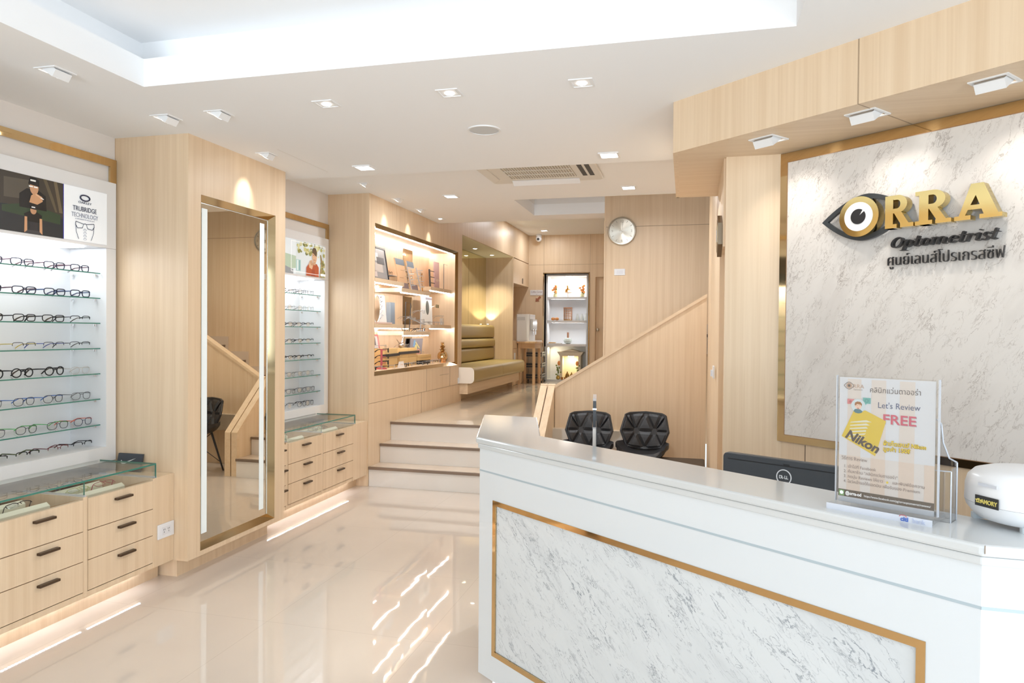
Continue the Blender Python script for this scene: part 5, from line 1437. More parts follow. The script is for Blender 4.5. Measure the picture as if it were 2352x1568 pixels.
GL = {
 'O': (1.42, [arc(.68, .72, .50, .66, 0, 360, 26)]),
 'p': (1.05, [[(.22, .93), (.22, -.40)], [(.02, -.42), (.48, -.42)], [(.02, .88), (.22, .95)], arc(.52, .48, .30, .44, 0, 360, 20)]),
 't': (.68, [[(.24, 1.32), (.24, .22)] + arc(.40, .22, .16, .19, 180, 330, 6), [(.02, .93), (.54, .93)]]),
 'o': (1.0, [arc(.47, .48, .32, .44, 0, 360, 20)]),
 'm': (1.72, [[(.22, .93), (.22, .04)], [(.78, .72), (.78, .04)], [(1.34, .72), (1.34, .20)] + arc(1.48, .20, .14, .16, 180, 320, 5), [(.04, .88), (.22, .95)], arc(.50, .68, .28, .25, 170, 0, 8), arc(1.06, .68, .28, .25, 170, 0, 8)]),
 'e': (.95, [arc(.46, .48, .31, .44, 20, 325, 20), [(.20, .52), (.74, .58)]]),
 'r': (.84, [[(.22, .93), (.22, .04)], [(.04, .88), (.22, .95)], arc(.47, .66, .24, .26, 170, 40, 7), [(.66, .80), (.64, .74)]]),
 'i': (.56, [[(.22, .93), (.22, .20)] + arc(.36, .20, .14, .16, 180, 320, 5), [(.04, .88), (.22, .95)], [(.25, 1.30), (.25, 1.34)]]),
 's': (.82, [[(.62, .76)] + arc(.40, .72, .22, .22, 20, 190, 8) + [(.30, .55), (.55, .38)] + arc(.40, .24, .23, .22, 20, -160, 8)]),
}
word = thing('black_word', 'black italic raised word reading optometrist below the gold letters', 'lettering', (SP[0], SP[1], 1.7), SA)
adv = sum(GL[c][0] for c in 'Optometrist'); x = 0
U0, U1 = UU(.508), UU(.912); sx_ = (U1 - U0) / (adv + .2); sz_ = .0295
for k, c in enumerate('Optometrist'):
    g = G()
    for path in GL[c][1]: nib(g, path, sx_, sz_, U0 + x * sx_, ZZ(1.760) - 1.7)
    mk('letter_' + c.lower(), g, BLACKM, word); x += GL[c][0]
thai = thing('black_thai_line', 'black Thai line of raised lettering, lowest on the marble panel', 'lettering', (SP[0], SP[1], 1.6), SA)
def fit(o, w):
    bpy.context.view_layer.update()
    d = o.dimensions.x
    if d > 1e-5: o.scale[0] *= w / d
tl = text('lettering', 'ศูนย์เลนส์โปรเกรสซีฟ', .062, BLACKM, thai, (UU(.492), -.045, ZZ(1.690) - 1.6), ext=.006, off=-.0012)
fit(tl, UU(.920) - UU(.492))

# ================================================================== reception desk
CA = math.radians(-37.7); CP = (-.767, 2.544, 0)
desk = thing('reception_desk', 'white reception desk with a gold framed marble front', 'desk', CP, 0)
cd = Vector((math.cos(CA), math.sin(CA))); cn = Vector((-cd.y, cd.x))
def dp(u, w): return (cd.x * u + cn.x * w, cd.y * u + cn.y * w)
LEN = 1.668
cx_, cy_ = dp(LEN, 0)
rd = Vector((1.0, -.03)).normalized()
def back(p, w): return p
# body: marble front bay is recessed
body_out = [(0, 0), (cx_, cy_), (cx_ + 1.1, cy_ - .033), (cx_ + 1.1, cy_ + .18), dp(LEN + .03, .20), (.20, .115), (.07, .665), (-.185, .69)]
u0, u1, z0, z1 = .086, 1.571, .195, .775
B_ = G()
B_.prism([dp(LEN, 0), (cx_ + 1.1, cy_ - .033), (cx_ + 1.1, cy_ + .18), dp(LEN, .20)], .10, .958)
B_.prism([dp(0, 0), dp(u0, 0), dp(u0, .213), (.07, .665), (-.185, .69)], .10, .958)
for ua, ub, wa, za, zb_ in ((u0, LEN, 0, z1, .958), (u0, LEN, 0, .10, z0), (u1, LEN, 0, z0, z1), (u0, u1, .03, z0, z1)):
    B_.prism([dp(ua, wa), dp(ub, wa), dp(ub, .20), dp(ua, .20)], za, zb_)
mk('desk_body', B_, GLOSSW, desk)
gv = G()
gv.prism([dp(-.0008, -.0008), dp(LEN, -.0008), dp(LEN, .002), dp(0, .002)], .872, .878)
gv.prism([(cx_, cy_ - .0009), (cx_ + 1.1, cy_ - .034), (cx_ + 1.1, cy_), (cx_, cy_ + .002)], .872, .878)
mk('groove', gv, plain('groove_grey', (.42, .50, .55), .4), desk)
sl = [dp(-.010, -.012), dp(LEN + .004, -.012), (cx_ + 1.11, cy_ - .046), (cx_ + 1.11, cy_ + .20), dp(LEN + .10, .215), (.215, .099), (.078, .672), (-.192, .700)]
def shrink(ps, d): 
    c = (sum(p[0] for p in ps) / len(ps), sum(p[1] for p in ps) / len(ps)); return ps
mk('worktop', G().prism(sl, .9765, 1.0), QUARTZ, desk, bevel=.006)
sl2 = [dp(-.004, -.006), dp(LEN + .002, -.006), (cx_ + 1.105, cy_ - .04), (cx_ + 1.105, cy_ + .19), dp(LEN + .08, .205), (.208, .107), (.074, .668), (-.188, .695)]
mk('worktop_edge', G().prism(sl2, .9585, .9762), QUARTZ, desk, bevel=.003)
mk('plinth', G().prism([dp(.06, .05), dp(LEN, .05), (cx_ + 1.0, cy_ + .05), (cx_ + 1.0, cy_ + .15), dp(LEN, .16), (.19, .13), (.06, .60), (-.10, .60)], 0, .0995), GLOSSW, desk)
def dbox(g, ua, ub, wa, wb, za, zb): return g.prism([dp(ua, wa), dp(ub, wa), dp(ub, wb), dp(ua, wb)], za, zb)
fr = G(); f = .018
dbox(fr, u0, u1, -.002, .029, z1 - f, z1); dbox(fr, u0, u1, -.002, .029, z0, z0 + f)
dbox(fr, u0, u0 + f, -.002, .029, z0 + f, z1 - f); dbox(fr, u1 - f, u1, -.002, .029, z0 + f, z1 - f)
mk('gold_frame', fr, GOLD, desk)
mp_ = G().box(u0 + f + .0005, u1 - f - .0005, .004, .029, z0 + f + .0005, z1 - f - .0005)
mo = mk('marble_front', mp_, MARB1, desk); mo.rotation_euler = (0, 0, CA)
mk('worktop_seam', G().prism([(cx_ - .0008, cy_ - .014), (cx_ + .0008, cy_ - .014), (cx_ + .0008, cy_ - .0132), (cx_ - .0008, cy_ - .0132)], .984, 1.0002), SHADOWGAP, desk)
pl_ = G()
for k in range(7):
    q0 = dp(.022 , .06); pl_.box(q0[0] - .004, q0[0] + .004, q0[1] - .004, q0[1] + .004, .006 + .0135 * k, .0125 + .0135 * k)
mk('plinth_leds', pl_, LEDB, desk)
mk('staff_desk_top', G().prism([(.225, .135), dp(LEN + .1, .24), (cx_ + .9, cy_ + .8), (.55, .62), (.12, .62)], .60, .625), WHITE, desk)
mk('desk_leg_panel', G().prism([(cx_ + .85, cy_ + .30), (cx_ + .88, cy_ + .30), (cx_ + .88, cy_ + .75), (cx_ + .85, cy_ + .75)], 0, .60), WHITE, desk)
mk('desk_leg_panel', G().prism([(.14, .59), (.52, .59), (.52, .615), (.14, .615)], 0, .60), WHITE, desk)

# monitor seen from behind
mo = thing('computer_monitor', 'dark grey computer monitor seen from behind over the reception desk', 'monitor', (.345, 2.732, .625), math.radians(-30))
pr = []
def rrect(x0, x1, z0, z1, r, n=5):
    ps = []
    for cx, cz, a in ((x1 - r, z1 - r, 0), (x0 + r, z1 - r, PI / 2), (x0 + r, z0 + r, PI), (x1 - r, z0 + r, 1.5 * PI)):
        for k in range(n + 1): ps.append((cx + r * math.cos(a + PI / 2 * k / n), cz + r * math.sin(a + PI / 2 * k / n)))
    return ps
mk('shell', G().slab(rrect(-.243, .243, .04, .3135, .018), 0, .03), DARKG, mo, bevel=.004)
mk('screen', G().box(-.23, .23, .0302, .032, .055, .30), BLACKM, mo)
mk('groove', G().box(-.222, .222, -.0006, .0008, .289, .2925), BLACKM, mo)
vt = G()
for k in range(6): vt.box(-.003 + .004 * k, -.0005 + .004 * k, -.0007, .0008, .2925, .299)
mk('vents', vt, BLACKM, mo)
mk('stand_neck', G().box(-.03, .03, .005, .035, .012, .10), DARKG, mo)
mk('stand_base', G().rbox(-.11, .11, -.06, .12, 0, .012, .02), DARKG, mo)
WHP = plain('badge_white', (.80, .82, .84), .4)
r_ = .0285
bd = mk('badge_ring', G().band(circ(0, .250, r_, r_, 32), circ(0, .250, r_ - .0035, r_ - .0035, 32), -.0025, -.0003), WHP, mo)
for ch, dx, dz, rr_ in (('D', -.0148, 0, 0), ('E', -.0058, -.0012, .62), ('L', .0022, 0, 0), ('L', .0090, 0, 0)):
    tt = text('badge_letter', ch, .0165, WHP, bd, (dx - (.0032 if ch == 'D' else 0), -.0028, .2445 + dz), off=.0005, sx=.92)
    if rr_: tt.rotation_euler = (PI / 2, -rr_, 0)

# slim upright panel seen edge-on behind the desk
sp_ = thing('slim_screen', 'slim dark and silver upright screen seen edge on behind the desk', 'screen', (-.372, 2.86, .625), math.radians(97.2))
mk('dark_edge', G().slab([(-.10, .40), (.10, .40), (.10, .505), (-.10, .505)], -.006, .006), BLACKP, sp_)
mk('silver_panel', G().slab([(-.10, .08), (.10, .08), (.10, .398), (-.10, .398)], -.0065, .0065), plain('pale_edge', (.70, .66, .62), .3, .3), sp_)
mk('chrome_band', G().slab([(-.101, .395), (.101, .395), (.101, .401), (-.101, .401)], -.0075, .0075).slab([(-.101, .47), (.101, .47), (.101, .475), (-.101, .475)], -.0075, .0075), CHROME, sp_)
mk('top_cap', G().slab([(-.10, .505), (.10, .505), (.10, .514), (-.10, .514)], -.007, .007), plain('cap_grey', (.45, .40, .38), .3), sp_)
mk('foot', G().rbox(-.10, .10, -.05, .05, 0, .08, .02), DARKG, sp_)
g = G(); g.tube([(-.11, -.0085, .09), (-.11, -.0085, .455)], .0015, 5); mk('antenna', g, DARKG, sp_)

# poster holder
hd = thing('sign_holder', 'clear acrylic holder with an orange striped review flyer on the desk', 'sign holder', (.4285, 1.7195, 1.0), math.radians(-31.9))
mk('base', G().mat(0).box(-.108, .108, -.045, .05, .004, .013).mat(1).box(-.1085, .1085, -.0465, -.045, .0, .014), [ACRYL, plain('acrylic_face', (.60, .63, .70), .1, spec=.6)], hd)
mk('clear_sleeve', G().mat(0).box(-.106, .108, -.0035, -.0025, .013, .305).box(-.106, .108, .0025, .0035, .013, .305).mat(1).box(.1050, .1080, -.0036, .0036, .013, .306).box(-.1065, -.1045, -.0036, .0036, .013, .306), [ACRYL, ACRYLE], hd)
text('base_lettering', 'citi', .013, plain('citi_blue', (.06, .14, .50), .5), hd, (.048, -.0472, .003), off=.0004)
text('base_lettering', 'bank', .013, plain('citi_pale', (.45, .50, .66), .5), hd, (.071, -.0472, .003))
g = G(); g.tube([(.053 + .007 * math.cos(a), -.0472, .0115 + .004 * math.sin(a)) for a in [PI * k / 8 for k in range(9)]], .0006, 4); mk('red_arc', g, plain('citi_red', (.60, .08, .10), .5), hd)
def ink(n_, c): return plain('flyer_' + n_, c, .55)
sheet = mk('flyer', G().box(-.0995, .0995, -.0004, .0004, .012, .302), ink('paper', (.84, .84, .86)), hd)
PW, PH = .199, .290
_lay = [0]
def fx(u): return -.0995 + PW * u
def fz(v): return .302 - PH * v
def fpoly(nm, pts, m):
    _lay[0] += 1
    y = -.0005 - .00006 * _lay[0]
    return mk(nm, G().add([(fx(u), y, fz(v)) for u, v in pts], [tuple(range(len(pts)))]), m, sheet)
def frect(nm, a, b, c, d, m): return fpoly(nm, [(a, c), (a, d), (b, d), (b, c)], m)
def fell(nm, u, v, r, m, n=22, a0=0, a1=360): return fpoly(nm, [(u + r / PW * math.cos(math.radians(a0 + (a1 - a0) * k / n)), v - r / PH * math.sin(math.radians(a0 + (a1 - a0) * k / n))) for k in range(n)], m)
PCH = ink('peach', (.86, .755, .68)); PCH2 = ink('peach_deep', (.855, .69, .58)); PCH3 = ink('peach_pale', (.855, .78, .73))
for a, b_ in ((.09, .24), (.35, .505), (.645, .80)): frect('stripe', a, b_, .012, .625, PCH)
frect('stripe_field', 0, 1, .625, .90, PCH3)
for a, b_ in ((.09, .24), (.35, .505), (.645, .80), (.90, 1.0)): frect('stripe', a, b_, .625, .90, PCH2)
frect('footer_bar', 0, 1, .90, .956, ink('bar', (.08, .07, .07)))
def ftext(nm, body, u, v, size, m, w=None, align='LEFT', **k):
    _lay[0] += 1
    t = text(nm, body, size, m, sheet, (fx(u), -.0005 - .00006 * _lay[0], fz(v)), align, ext=0, **k)
    if w: fit(t, w * PW)
    return t
DK = ink('dark', (.10, .09, .10)); NV = ink('navy', (.07, .12, .25)); PK = ink('pink', (.72, .09, .18)); YL = ink('yellow', (.85, .62, .05)); GR = ink('grey', (.30, .24, .22)); TL = ink('teal', (.12, .48, .44)); CO = ink('coral', (.80, .25, .27))
# small logo
e1_ = [(.05 + .11 * k / 12, .066 - .028 * math.sin(PI * k / 12)) for k in range(13)]; e2_ = [(.05 + .11 * k / 12, .066 + .028 * math.sin(PI * k / 12)) for k in range(13)]
g = G(); g.tube([(fx(u), -.0014, fz(v)) for u, v in e1_], .0007, 4); g.tube([(fx(u), -.0014, fz(v)) for u, v in e2_], .0007, 4); mk('logo_eye', g, GR, sheet)
fell('logo_iris', .105, .066, .0062, ink('tan', (.60, .38, .27))); fell('logo_pupil', .105, .066, .0030, DK)
ftext('logo_lettering', 'RRA', .148, .083, .0125, ink('tan', (.60, .38, .27)), .118)
ftext('logo_lettering', 'Optometrist', .155, .100, .0045, GR, .10)
ftext('headline', 'คลินิกแว่นตาออร่า', .33, .110, .0165, DK, .52)
ftext('headline', "Let's Review", .418, .226, .0185, NV, .43)
_f = ftext('headline_shadow', 'FREE', .478, .348, .030, ink('pink_grey', (.55, .50, .52)), .335, off=.0005)
ftext('headline', 'FREE', .470, .344, .030, PK, .335, off=.0005)
# cloth
fpoly('yellow_cloth', [(.16, .265), (.03, .475), (.40, .605), (.51, .325), (.29, .255)], ink('cloth', (.86, .60, .05)))
for k in range(6):
    v = .335 + .026 * k; fpoly('white_ray', [(.10 + .012 * (5 - k) * .6, v + .018), (.12, v + .026), (.36 - .02 * k, v - .004 + .012), (.30, v - .005)], ink('cloth_white', (.88, .84, .66)))
nk = ftext('cloth_lettering', 'Nikon', .065, .478, .0285, ink('ink', (.035, .035, .05)), .385, shear=.15, off=.0011)
nk.rotation_euler = (PI / 2, math.radians(23), 0)
# round portrait icon with two speech bubbles
frect('coral_bubble', .09, .165, .172, .212, CO); frect('teal_bubble', .262, .345, .155, .200, TL); fpoly('bubble_tail', [(.28, .198), (.285, .215), (.31, .198)], TL)
fell('bubble_ring', .302, .178, .0042, ink('teal_dark', (.06, .33, .32))); fell('bubble_ring', .302, .178, .0028, TL); fell('bubble_dot', .125, .192, .0030, ink('coral_dark', (.55, .12, .15)))
fell('icon_disc', .212, .222, .0158, ink('ice', (.74, .84, .86)))
fpoly('icon_shirt', [(.160, .265), (.175, .250), (.205, .245), (.235, .250), (.262, .265), (.245, .277), (.212, .282), (.178, .277)], ink('icon_teal', (.05, .22, .28)))
fell('icon_face', .212, .222, .0076, ink('icon_skin', (.84, .58, .45))); fpoly('icon_hair', [(.172, .215), (.176, .198), (.20, .188), (.235, .190), (.253, .205), (.250, .225), (.238, .212), (.20, .208), (.180, .222)], ink('icon_hair', (.36, .16, .07)))
fell('icon_mouth', .212, .238, .0022, ink('icon_mouth', (.35, .05, .05)), 12, 180, 360)
frect('icon_eye', .196, .201, .219, .223, DK); frect('icon_eye', .222, .227, .219, .223, DK)
for s_, m_ in ((.0016, ink('olive_ink', (.28, .17, .02))), (0, YL)):
    ftext('promo_line', 'ผ้าเช็ดเลนส์ Nikon', .485, .508 + s_, .0125, m_, .43, off=.0006 if s_ else .0002)
    ftext('promo_line', 'มูลค่า 150฿', .485, .552 + s_, .0125, m_, .28, off=.0006 if s_ else .0002)
ftext('step_heading', 'วิธีการ Review', .035, .660, .0115, GR, .285)
for body, v, w in (('1. เข้าไปที่ Facebook', .722, .345), ('2. ค้นหาร้าน "คลินิกแว่นตาออร่า"', .762, .575), ('3. กดปุ่ม Reviews ให้ดาว', .802, .425), ('4. โชว์หน้าจอให้แอดมิน เพื่อรับของ Premium', .842, .80)):
    ftext('step_line', body, .062, v, .0095, GR, w)
ftext('step_line', 'และพิมพ์ข้อความ', .585, .802, .0095, GR, .32)
fpoly('star', [(.535 + (.018 if k % 2 == 0 else .008) * math.sin(PI * k / 5), .795 - (.0125 if k % 2 == 0 else .0055) * math.cos(PI * k / 5)) for k in range(10)], YL)
frect('chat_icon', .012, .072, .905, .951, ink('chat_green', (.30, .52, .22))); fell('chat_bubble', .042, .926, .0042, ink('chat_white', (.85, .88, .85)))
WI = ink('white', (.86, .86, .86))
ftext('footer_line', '@orra-od', .085, .937, .0105, WI, .175, off=.0003)
ftext('footer_line', 'https://www.facebook.com/pg/orraoptometrist/reviews/', .290, .935, .0070, WI, .68)

# empty clear brochure pocket behind the flyer
bh = thing('brochure_holder', 'empty clear acrylic brochure pocket behind the flyer holder', 'brochure holder', (.47, 1.765, 1.0), math.radians(-31.9))
prof = [(-.09, 0), (.115, 0), (.115, .125), (.100, .132), (.088, .165), (.084, .205), (.075, .215), (-.09, .215)]
g = G().mat(0); g.slab(prof, -.001, .001)
g.mat(1)
for k in range(1, len(prof) - 1):
    a, b_ = prof[k], prof[k + 1]; g.tube([(a[0], 0, a[1]), (b_[0], 0, b_[1])], .0018, 5)
mk('back_plate', g, [ACRYL, ACRYLE], bh)
g = G().mat(0); g.slab([(-.09, 0), (.115, 0), (.115, .11), (-.09, .10)], -.041, -.039); g.box(.113, .115, -.039, -.001, 0, .115)
g.mat(1); g.tube([(.114, -.04, 0), (.114, -.04, .11)], .0016, 5); g.tube([(.114, -.04, .11), (-.09, -.04, .10)], .0014, 5)
mk('front_pocket', g, [ACRYL, ACRYLE], bh)

# aroma diffuser
df = thing('aroma_diffuser', 'round white aroma diffuser at the right end of the desk', 'diffuser', (.708, 1.71, 1.0))
R_ = .118
mk('body', G().lathe([(.085, .008), (.098, .012), (R_ - .004, .032), (R_, .045)], (0, 0, 0), 48), plain('diffuser_white', (.82, .83, .85), .3), df, smooth=True)
mk('cover', G().lathe([(R_, .0455), (R_ - .001, .078), (R_ - .006, .096), (R_ - .018, .109), (R_ - .04, .116), (.001, .119)], (0, 0, 0), 48), plain('diffuser_white', (.82, .83, .85), .3), df, smooth=True)
for k in range(4):
    a = math.radians(-112 + 90 * k)
    mk('foot', G().rbox(.088 * math.cos(a) - .016, .088 * math.cos(a) + .016, .088 * math.sin(a) - .01, .088 * math.sin(a) + .01, 0, .012, .006), plain('foot_grey', (.62, .68, .72), .3), df)
va = math.atan2(-1.70, -.712)
la = va - math.radians(37)
lt = mk('name_label', G().box(-.026, .026, -.0012, .0006, -.011, .011), plain('label_black', (.03, .03, .03), .5), df)
lt.location = ((R_ + .0005) * math.cos(la), (R_ + .0005) * math.sin(la), .054); lt.rotation_euler = (0, 0, la + PI / 2)
LG = plain('label_gold', (.72, .60, .16), .5)
fit(text('label_lettering', 'AMORY', .0125, LG, lt, (-.0125, -.0016, -.0045), off=.0003), .037)
g = G(); 
for k in range(3): g.slab([(-.0225 + .0045 * k - .003, .004 - abs(k - 1) * .002), (-.0225 + .0045 * k + .001, -.003), (-.0225 + .0045 * k + .003, .005 - abs(k - 1) * .002)], -.0017, -.0013)
g.slab([(-.024, -.0045), (-.013, -.0045), (-.015, -.0022), (-.022, -.0022)], -.0017, -.0013)
mk('leaf_mark', g, LG, lt)
ll = mk('light_window', G().box(-.021, .021, -.001, .0004, -.003, .003), plain('window_grey', (.62, .64, .70), .3), df)
ll.location = ((R_ - .0008) * math.cos(la - .0), (R_ - .0008) * math.sin(la - .0), .088); ll.rotation_euler = (0, 0, la + PI / 2)

# ================================================================== chairs
def chair(loc, rz, lab):
    t = thing('quilted_chair', lab, 'chair', loc, rz, group='black quilted chairs by the parapet')
    # backrest: pillowed triangles, seen from -y
    P = {'a': (-.135, .275), 'b': (.0, .283), 'c': (.135, .275), 'l': (-.198, .135), 'r': (.198, .135), 'A': (-.078, .130), 'B': (.078, .130), 'd': (-.145, .005), 'e': (0, -.015), 'f': (.145, .005), 'al': (-.168, .262), 'cr': (.168, .262)}
    T = [('al', 'a', 'A'), ('al', 'A', 'l'), ('a', 'b', 'A'), ('A', 'b', 'B'), ('b', 'c', 'B'), ('c', 'cr', 'B'), ('B', 'cr', 'r'), ('l', 'A', 'd'), ('A', 'e', 'd'), ('A', 'B', 'e'), ('B', 'f', 'e'), ('B', 'r', 'f')]
    g = G(); n = 6
    def yb(x, z): return .06 + .10 * (z / .28) - 1.6 * x * x
    for tri in T:
        p = [P[k] for k in tri]; idx = {}; vs = []; fs = []
        for i in range(n + 1):
            for j in range(n + 1 - i):
                k = n - i - j; a, b_, c = i / n, j / n, k / n
                x = a * p[0][0] + b_ * p[1][0] + c * p[2][0]; z = a * p[0][1] + b_ * p[1][1] + c * p[2][1]
                bulge = .018 * min(1, (27 * a * b_ * c)) ** .45
                idx[(i, j)] = len(vs); vs.append((x, yb(x, z) - bulge, z + .43))
        for i in range(n):
            for j in range(n - i):
                fs.append((idx[(i, j)], idx[(i + 1, j)], idx[(i, j + 1)]))
                if i + j < n - 1: fs.append((idx[(i + 1, j)], idx[(i + 1, j + 1)], idx[(i, j + 1)]))
        g.add(vs, fs)
    rim = ['al', 'a', 'b', 'c', 'cr', 'r', 'f', 'e', 'd', 'l']
    pts = []
    for k in range(len(rim)):
        a, b_ = P[rim[k]], P[rim[(k + 1) % len(rim)]]
        for s_ in range(4): x = a[0] + (b_[0] - a[0]) * s_ / 4; z = a[1] + (b_[1] - a[1]) * s_ / 4; pts.append((x, yb(x, z) + .004, z + .43))
    g.tube(pts, .011, 6, closed=True)
    m_ = len(pts); g.add([(x, y + .022, z) for x, y, z in pts], [tuple(range(m_))])
    mk('backrest', g, BLACK, t, smooth=False)
    # seat: dished pad with raised side wings
    g = G(); nx, ny = 14, 10; vs = []; fs = []
    for j in range(ny + 1):
        y = -.22 + .32 * j / ny
        wd = .215 - .06 * max(0, (j / ny - .55)) / .45 - .04 * max(0, .3 - j / ny) / .3
        for i in range(nx + 1):
            u = -1 + 2 * i / nx
            z = .405 + .085 * abs(u) ** 3.2 * (1 - .2 * abs(j / ny - .5)) - .03 * (j / ny < .12) + .05 * max(0, j / ny - .8)
            vs.append((wd * u, y, z))
    for j in range(ny):
        for i in range(nx): q = j * (nx + 1) + i; fs.append((q, q + 1, q + nx + 2, q + nx + 1))
    N = len(vs); vs2 = [(x, y, z - .035) for x, y, z in vs]
    g.add(vs + vs2, fs + [tuple(N + k for k in reversed(f_)) for f_ in fs] +
          [(i, N + i, N + i + 1, i + 1) for i in range(nx)] + [(ny * (nx + 1) + i + 1, N + ny * (nx + 1) + i + 1, N + ny * (nx + 1) + i, ny * (nx + 1) + i) for i in range(nx)] +
          [((j + 1) * (nx + 1), N + (j + 1) * (nx + 1), N + j * (nx + 1), j * (nx + 1)) for j in range(ny)] + [(j * (nx + 1) + nx, N + j * (nx + 1) + nx, N + (j + 1) * (nx + 1) + nx, (j + 1) * (nx + 1) + nx) for j in range(ny)])
    mk('seat', g, BLACK, t, smooth=True)
    for sx in (-1, 1):
        for sy, yy in ((-1, -.16), (1, .06)):
            lg_ = G(); lg_.tube([(sx * .10, yy * .7, .385), (sx * .185, yy + sy * .05, .002)], [.011, .008], 8); mk('leg', lg_, BLACKP, t, smooth=True)
    br = G()
    for (a, b_) in (((-.10, -.112, .38), (.172, .10, .08)), ((.10, -.112, .38), (-.172, .10, .08)), ((-.10, .042, .38), (.172, -.20, .08)), ((.10, .042, .38), (-.172, -.20, .08))):
        br.tube([a, b_], .0035, 5)
    mk('wire_brace', br, BLACKP, t)
    return t
chair((-.820, 5.92, -.003), math.radians(3), 'black quilted chair nearer the steps, behind the slim upright screen')
chair((-.358, 5.92, .008), math.radians(-4), 'black quilted chair in the middle, left of the low dark bench')
lb = thing('low_bench', 'low dark brown padded bench in the corner right of the quilted chairs', 'bench', (-.055, 5.60, 0))
mk('seat_pad', G().rbox(-.175, .185, -.20, .18, .33, .40, .02), plain('dark_brown_leather', (.040, .028, .022), .45), lb, bevel=.008)
for x_ in (-.15, .16):
    for y_ in (-.17, .15): mk('leg', G().rbox(x_ - .018, x_ + .018, y_ - .018, y_ + .018, 0, .33, .005), plain('dark_brown_wood', (.05, .032, .022), .5), lb)

# ================================================================== clock, switches, plaque
ck = thing('wall_clock', 'round silver wall clock showing three o\'clock on the stair wall', 'clock', (-.677, 7.23, 2.443))
mk('case', G().lathe([(.143, 0), (.146, .02), (.138, .034), (.128, .036), (.126, .022)], (0, 0, 0), 48, 'y', cap=False), STEEL, ck, smooth=True)
# lathe on y runs to -y
DIAL = bpy.data.materials.new('dial_brushed'); DIAL.use_nodes = True
_nt = DIAL.node_tree; _b = _nt.nodes['Principled BSDF']; _b.inputs['Base Color'].default_value = (.66, .62, .54, 1); _b.inputs['Metallic'].default_value = .75; _b.inputs['Roughness'].default_value = .34
_b.inputs['Anisotropic'].default_value = .85
_tg = _nt.nodes.new('ShaderNodeTangent'); _tg.direction_type = 'RADIAL'; _tg.axis = 'Y'
_nt.links.new(_tg.outputs[0], _b.inputs['Tangent'])
g = G(); g.add([(.128 * math.cos(2 * PI * k / 48), -.022, .128 * math.sin(2 * PI * k / 48)) for k in range(48)], [tuple(range(48))])
dial = mk('dial', g, DIAL, ck)
DI = plain('dial_ink', (.30, .26, .20), .4, .3)
for s_, a in (('12', 90), ('3', 0), ('6', 270), ('9', 180)):
    text('numeral', s_, .036, DI, dial, (.098 * math.cos(math.radians(a)), -.0228, .098 * math.sin(math.radians(a)) - .0125), 'CENTER')
for k in range(12):
    if k % 3:
        a = 2 * PI * k / 12; g = G(); c_, s_ = math.cos(a), math.sin(a)
        g.slab([(.094 * c_ - .0015 * s_, .094 * s_ + .0015 * c_), (.118 * c_ - .003 * s_, .118 * s_ + .003 * c_), (.118 * c_ + .003 * s_, .118 * s_ - .003 * c_), (.094 * c_ + .0015 * s_, .094 * s_ - .0015 * c_)], -.0235, -.0222)
        mk('hour_mark', g, DI, dial)
HS = plain('hand_silver', (.80, .78, .72), .2, .6)
mk('hour_hand', G().slab([(-.03, -.003), (.062, -.002), (.062, .002), (-.03, .003)], -.026, -.0245), HS, ck)
mk('minute_hand', G().slab([(-.0025, -.03), (.0095, .092), (.0125, .092), (.003, -.03)], -.028, -.0265), plain('hand_dark', (.38, .34, .28), .3, .5), ck)
mk('hub', G().lathe([(.006, .022), (.006, .031)], (0, 0, 0), 12, 'y'), HS, ck)
t = thing('light_switch', 'white triple switch plate below the wall clock', 'switch', (-.697, 7.23, 1.992))
mk('plate', G().box(-.055, .055, -.009, 0, 0, .066), plain('white_plastic', (.82, .82, .84), .3), t, bevel=.002)
for k in range(3): mk('rocker', G().box(-.030 + .021 * k, -.011 + .021 * k, -.0125, -.009, .014, .052), plain('white_plastic_b', (.76, .76, .79), .3), t)
t = thing('light_switch', 'small white switch plate on the edge of the right oak wall', 'switch', (.152, 4.42, 1.13))
mk('plate', G().box(-.010, 0, -.055, .055, 0, .075), plain('white_plastic', (.82, .82, .84), .3), t, bevel=.002)
mk('rocker', G().box(-.022, -.010, -.022, .022, .012, .050), plain('white_plastic_b', (.76, .76, .79), .3), t)
t = thing('hexagon_plaque', 'dark gold hexagonal plaque high on the oak wall left of the logo wall', 'plaque', (.155, 3.70, 1.895))
hx = lambda r: [(r * math.cos(PI / 3 * k + PI / 6) * 1.15, r * math.sin(PI / 3 * k + PI / 6)) for k in range(6)]
mk('rim', G().xslab(hx(.105), -.022, 0), plain('plaque_bronze', (.20, .15, .10), .25, .8), t)
mk('face', G().xslab(hx(.082), -.0245, -.0222), plain('plaque_gold', (.46, .36, .22), .25, .8), t)
mk('centre_square', G().box(-.026, -.0246, -.022, .022, -.03, .03), plain('plaque_grey', (.45, .46, .48), .3, .3), t)

